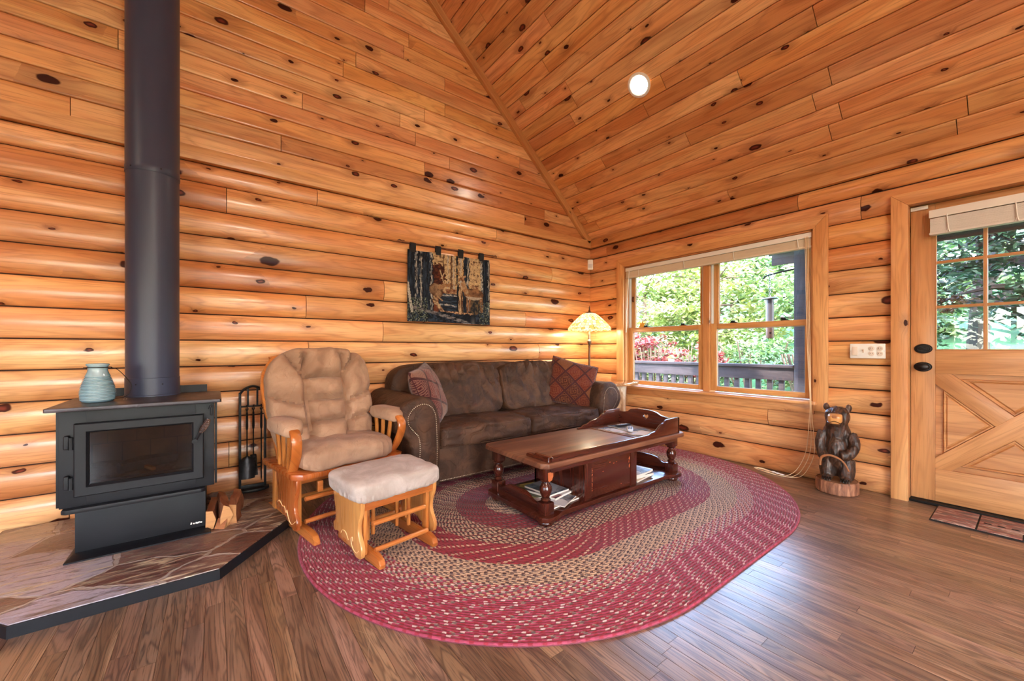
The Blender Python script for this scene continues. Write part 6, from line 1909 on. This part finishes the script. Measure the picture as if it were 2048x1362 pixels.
def tree(nm, label, x, y, h, rad, n, size, mat, seed, trunk=M_trunk, tr=.13, lean=0, cz=None, bare=.0, extra=None):
    rr = random.Random(seed)
    g = gz_(x, y)
    t = thing(nm, label, 'tree' if 'tree' in nm or 'hemlock' in nm else 'shrub', (x, y, g - .05), 0, 'trees on the slope behind the porch' if nm != 'shrub' else None)
    mb = MB()
    top = Vector((lean, 0, h * .85))
    mb.tube(catmull([(0, 0, 0), (lean * .2 + .05, .05, h * .3), (lean * .5, -.04, h * .6), top], 4), [tr * (1 - .75 * i / 12) for i in range(13)], 8)
    for k in range(9):
        a = rr.uniform(0, 6.28); z0 = h * rr.uniform(.35, .75); L = rad[0] * rr.uniform(.5, .9)
        b = Vector((lean * z0 / h, 0, z0)); e = b + Vector((math.cos(a) * L, math.sin(a) * L, h * rr.uniform(-.04, .18)))
        mb.tube(catmull([b, b.lerp(e, .5) + Vector((0, 0, .12)), e], 4), [tr * .34 * (1 - .8 * i / 8) for i in range(9)], 5)
    mb.build('trunk', trunk, t)
    mb = MB()
    leaves(mb, (lean, 0, cz if cz is not None else h - rad[2] * .8), rad, n, size, rr)
    if extra: extra(mb, rr)
    mb.build('crown', mat, t, sharp=None)
    return t
tree('maple_tree', 'lime green maple tree filling the left pane of the window', 6.8, 3.9, 4.2, (2.0, 2.0, 1.7), 6500, .085, LF_lime, 3, cz=2.4)
tree('maple_tree', 'pale yellow-green maple tree between the window mullion and the bird feeder', 6.3, 1.6, 4.0, (1.5, 1.5, 1.7), 5200, .08, LF_lime, 5, cz=2.3)
tree('hemlock_tree', 'fresh green evergreen tree behind the bird feeder', 7.6, -.2, 4.4, (1.5, 1.7, 1.9), 5600, .08, LF_green, 7, trunk=M_darktrunk, cz=2.3)
tree('hemlock_tree', 'tall green tree far up the slope behind the left maple', 12.5, 8.5, 4.4, (3.2, 3.4, 2.1), 4600, .16, LF_green, 9, cz=2.2)
tree('hemlock_tree', 'tall pale green tree far behind the maples on the slope', 13.0, 4.0, 4.6, (3.0, 3.0, 2.2), 4600, .16, LF_lime, 13, cz=2.2)
tree('hemlock_tree', 'tall green tree on the crest of the slope behind the bird feeder', 13.5, -.8, 4.6, (2.8, 2.8, 2.2), 4600, .16, LF_green, 15, cz=2.2)
tree('hemlock_tree', 'dark hemlock tree with drooping branches outside the entry door', 5.4, -3.0, 5.5, (1.9, 1.3, 1.35), 6000, .06, LF_dark, 17, trunk=M_darktrunk, tr=.16, cz=3.25)
tree('hemlock_tree', 'thick dark trunked hemlock at the right edge of the door panes', 4.3, -3.62, 5.5, (1.2, .9, 1.1), 3600, .06, LF_dark, 19, trunk=M_darktrunk, tr=.2, cz=3.1)
tree('hemlock_tree', 'dark leafy tree at the left edge of the door panes', 6.6, -1.95, 4.0, (.8, .55, 1.6), 3400, .06, LF_dark, 27, trunk=M_darktrunk, tr=.08, cz=1.9)
tree('hemlock_tree', 'tall green tree far up the lawn behind the dark hemlocks', 14.0, -5.5, 4.6, (3.2, 3.0, 2.2), 4200, .16, LF_green, 21, cz=2.2)
tree('maple_tree', 'leafy tree standing outside the left wall window', -11.0, -3.4, 4.2, (1.6, 2.0, 2.3), 2600, .12, LF_green, 51, cz=2.4)
tree('maple_tree', 'leafy tree outside the left wall nearer the front of the house', -11.5, -7.0, 4.2, (1.6, 2.0, 2.3), 2600, .12, LF_green, 53, cz=2.4)
tree('maple_tree', 'leafy tree standing outside the front glass doors', -3.0, -12.0, 4.2, (2.0, 1.6, 2.2), 2600, .12, LF_green, 55, cz=2.4)
t = thing('dead_branch', 'rusty brown dead branch hanging in the dark hemlock outside the door', 'branch', (4.9, -2.7, 1.75))
rr = random.Random(2)
mb = MB(); mb.tube(catmull([(.5, -.3, .35), (.2, -.1, .15), (0, .1, .0), (-.1, .4, -.12)], 5), .012, 5); mb.build('twig', M_darktrunk, t)
mb = MB(); leaves(mb, (0, 0, 0), (.3, .45, .22), 700, .035, rr, shell=.2); mb.build('dry_needles', LF_rust, t, sharp=None)
def shrub(label, x, y, h, rad, n, seed):
    rr = random.Random(seed)
    g = gz_(x, y)
    t = thing('shrub', label, 'shrub', (x, y, g - .05), 0, 'red leaved shrubs behind the railing')
    mb = MB()
    for k in range(14):
        a = rr.uniform(0, 6.28); q = rr.uniform(.1, .8)
        mb.tube(catmull([(.08 * math.cos(a), .08 * math.sin(a), 0), (rad[0] * q * .5 * math.cos(a), rad[1] * q * .5 * math.sin(a), h * .5), (rad[0] * q * math.cos(a), rad[1] * q * math.sin(a), h * .92)], 4), .012, 5)
    mb.build('stems', M_trunk, t)
    mb = MB()
    leaves(mb, (0, 0, h * .62), (rad[0], rad[1], h * .30), n // 2, .045, rr, lo=.05, hi=.36)
    leaves(mb, (0, 0, h * .88), (rad[0], rad[1], h * .16), n // 2, .045, rr, lo=.45, hi=.95)
    mb.build('foliage', LF_red, t, sharp=None)
shrub('red tipped shrub behind the railing nearest the left edge of the window', 3.3, 2.05, 2.42, (.55, .6, .5), 3600, 31)
shrub('red tipped shrub behind the railing in the middle of the left pane', 3.2, 1.2, 2.32, (.55, .6, .5), 3600, 33)
shrub('smaller red tipped shrub behind the railing beside the window mullion', 3.3, .42, 2.15, (.5, .5, .45), 3000, 35)
def bush(label, x, y, rad, n, size, mat, seed):
    rr = random.Random(seed); g = gz_(x, y)
    t = thing('bush', label, 'bush', (x, y, g - .05), 0, 'leafy bushes at the foot of the slope')
    mb = MB()
    for k in range(10):
        a = rr.uniform(0, 6.28); mb.tube([(0, 0, 0), (rad[0] * .4 * math.cos(a), rad[1] * .4 * math.sin(a), rad[2]), (rad[0] * .7 * math.cos(a), rad[1] * .7 * math.sin(a), rad[2] * 1.7)], .012, 5)
    mb.build('stems', M_trunk, t)
    mb = MB(); leaves(mb, (0, 0, rad[2]), rad, n, size, rr, shell=.5); mb.build('foliage', mat, t, sharp=None)
bush('broad lime bush behind the leftmost red shrub', 4.6, 3.0, (.9, 1.0, 1.1), 3200, .06, LF_lime, 41)
bush('pale green bush behind the middle of the railing', 4.5, 1.3, (.8, .9, 1.1), 3000, .055, LF_lime, 43)
bush('fresh green bush low behind the bird feeder', 4.4, -.2, (.8, .85, 1.15), 3200, .05, LF_green, 45)
bush('feathery green bush beside the right porch post', 4.3, -1.15, (.7, .6, 1.05), 2600, .05, LF_green, 47)
t = thing('leaf_ornament', 'small orange leaf ornament on the lower corner of the upper left pane', 'ornament', (.074, -.735, 1.335))
mb = MB(); mb.prism([(p.x, p.y) for p in catmull([(-.045, -.03, 0), (0, -.042, 0), (.05, -.03, 0), (.028, .0, 0), (.03, .03, 0), (.006, .022, 0), (-.006, .05, 0), (-.016, .022, 0), (-.04, .028, 0), (-.026, .0, 0)], 2, True)], -.002, .002, 0, rotm('Z', 90) @ rotm('X', 90)); mb.build('leaf_blade', plain('amber_leaf', S(232, 168, 60), .5, var=.25, vs=40), t)
mb = MB(); mb.tube([(0, .0, -.04), (0, .006, -.062)], .002, 5); mb.build('leaf_stalk', plain('leaf_stalk_brown', S(150, 100, 50), .6), t)
t = thing('birdhouse_ornament', 'tiny roofed ornament standing on the porch rail behind the left pane', 'ornament', (1.95, .03, .853))
mb = MB(); mb.span((-.03, -.035, 0), (.03, .035, .06), .003); mb.build('house_box', plain('ornament_grey', S(150, 140, 130), .7), t)
mb = MB(); mb.add([(-.04, -.06, .055), (.04, -.06, .055), (.04, .06, .055), (-.04, .06, .055), (-.04, 0, .11), (.04, 0, .11)], [(0, 1, 5, 4), (3, 4, 5, 2), (0, 4, 3), (1, 2, 5), (3, 2, 1, 0)], smooth=False); mb.build('house_roof', plain('ornament_rust', S(150, 90, 50), .7), t)

# ------------------------------------------------------------------ openings behind the camera: frames and panes
def bigwin(nm, fixed, a0, a1, z0, z1, axis, n):
    W = thing(nm, None, None, (0, 0, 0), kind='structure')
    def P(a, d, z): return (d, a, z) if axis == 'x' else (a, d, z)
    s_ = -1
    mb = MB()
    w = .06
    for k in range(n + 1):
        a = a0 + (a1 - a0) * k / n
        p, q = P(a - w / 2, fixed - .10, z0), P(a + w / 2, fixed + .05, z1); plank(mb, p, q, .003, 2, (1, .95, .9), k)
    for z in (z0, z1 - w):
        p, q = P(a0, fixed - .10, z), P(a1, fixed + .05, z + w); plank(mb, p, q, .003, 1 if axis == 'x' else 0, (1, .95, .9), 7)
    mb.build('window_frame', M_trim, W)
    mb = MB(); mb.span(P(a0, fixed - .06, z0), P(a1, fixed - .055, z1)); mb.build('pane', M_glass, W)
bigwin('window_2', XL, WL[0], WL[1], WL[2], WL[3], 'x', 3)
bigwin('window_3', YB, WB_[0], WB_[1], WB_[2], WB_[3], 'y', 2)
bigwin('window_4', YB, WC[0], WC[1], WC[2], WC[3], 'y', 3)

# ------------------------------------------------------------------ light
def area(nm, locx, rot, sx, sy, e, col):
    l = bpy.data.lights.new(nm, 'AREA'); l.shape = 'RECTANGLE'; l.size = sx; l.size_y = sy; l.energy = e; l.color = col
    o = bpy.data.objects.new(nm, l); COL.objects.link(o); o.location = locx; o.rotation_euler = rot
    return o
# daylight entering the glazed openings in the front wall
for nm, q, e in (('daylight_front_window', WB_, 18), ('daylight_front_door', WC, 36)):
    area(nm, ((q[0] + q[1]) / 2, YB - .22, (q[2] + q[3]) / 2), (math.radians(90), 0, 0), q[1] - q[0], q[3] - q[2], e, (.86, .93, 1))
can(-.993, -4.3, 1, 'recessed light in the sloped ceiling nearer the front wall', 45)
can(-6.0, -1.456, -1, 'recessed light in the ceiling slope above the left wall', 45)
can(-6.0, -4.3, -1, 'recessed light in the left ceiling slope near the front wall', 45)
PD = thing('added_fill_pendant', 'added white globe fill light hanging out of view from the ridge near the front wall', 'pendant lamp', (-3.5, -5.3, 3.3))  # added behind the camera, only to brighten the ceiling boards
mb = MB(); mb.tube([(0, 0, .13), (0, 0, 2.2)], .008, 8); mb.build('stem', M_bronze, PD)
mb = MB(); mb.lathe([(.05, .11), (.05, .14), (.02, .16)], 20); mb.build('cap', M_bronze, PD)
mb = MB(); mb.pillow((0, 0, 0), (.26, .26, .26), 1.0, 28, 18); mb.build('globe', M_bulb, PD)
l = bpy.data.lights.new('added_fill_glow', 'POINT'); l.energy = 150; l.color = (1, .90, .76); l.shadow_soft_size = .14  # added fill light for the ceiling, set just below the globe
o = bpy.data.objects.new('added_fill_glow', l); COL.objects.link(o); o.location = (-3.5, -5.3, 3.0)
l = bpy.data.lights.new('sun', 'SUN'); l.energy = 13.0; l.angle = math.radians(1.5); l.color = (1, .96, .88)
o = bpy.data.objects.new('sun', l); COL.objects.link(o); o.location = (-10, 4, 14)
o.rotation_euler = Vector((.62, -.18, -.76)).to_track_quat('-Z', 'Y').to_euler()
w = bpy.data.worlds.new('sky'); SC.world = w; w.use_nodes = True
nt = w.node_tree; bg = nt.nodes['Background']
sk = nt.nodes.new('ShaderNodeTexSky'); sk.sky_type = 'NISHITA'; sk.sun_disc = False; sk.sun_elevation = math.radians(50); sk.sun_rotation = math.radians(200); sk.air_density = 1.0; sk.dust_density = 2.0
nt.links.new(sk.outputs[0], bg.inputs[0]); bg.inputs[1].default_value = 6.0

# ------------------------------------------------------------------ every loose piece of these parts becomes a part of its own
LOOSE = 'side_shield cupboard_stile swing_arm ladder_tape end_grain hanging_tab hook carved_line arm_slat back_slat spindle apron apron_end scuff_marks lift_cord cord_tassel side_track outlet_slot screw claws bulb feeding_port window_jamb door_jamb sash_lock hinge neck_wire under_rail top_rail'.split()
def loose(o):
    me = o.data; n = len(me.vertices); par = list(range(n))
    def find(a):
        while par[a] != a: par[a] = par[par[a]]; a = par[a]
        return a
    for e in me.edges:
        a, b = find(e.vertices[0]), find(e.vertices[1])
        if a != b: par[a] = b
    roots = sorted({find(p.vertices[0]) for p in me.polygons})
    if len(roots) < 2: return
    for r in roots[::-1]:
        bm = bmesh.new(); bm.from_mesh(me); bm.verts.ensure_lookup_table()
        bmesh.ops.delete(bm, geom=[bm.verts[i] for i in range(n) if find(i) != r], context='VERTS')
        m2 = me.copy(); bm.to_mesh(m2); bm.free()
        q = o if r == roots[0] else o.copy()
        if q is not o: COL.objects.link(q)
        q.data = m2
for o in [q for q in bpy.data.objects if q.type == 'MESH' and q.name.split('.')[0] in LOOSE]: loose(o)

# ------------------------------------------------------------------ camera: level, two-point perspective
cam = bpy.data.cameras.new('camera'); cam.sensor_fit = 'HORIZONTAL'; cam.sensor_width = 36.0; cam.lens = 791 / 2048 * 36
cam.shift_y = 16.5 / 2048; cam.clip_start = .05; cam.clip_end = 200
co = bpy.data.objects.new('camera', cam); COL.objects.link(co)
co.location = (-3.9056, -3.5072, 1.0599); co.rotation_euler = (PI / 2, 0, math.radians(-36.92))
SC.camera = co
vs_ = SC.view_settings
vs_.view_transform = 'Standard'; vs_.look = 'None'; vs_.gamma = 1.0; vs_.use_curve_mapping = False; vs_.exposure = 0.06
SC.cycles.max_bounces = 7; SC.cycles.diffuse_bounces = 4; SC.cycles.glossy_bounces = 3; SC.cycles.transmission_bounces = 4; SC.cycles.transparent_max_bounces = 8
SC.cycles.caustics_reflective = False; SC.cycles.caustics_refractive = False
SC.cycles.sample_clamp_indirect = 6.0
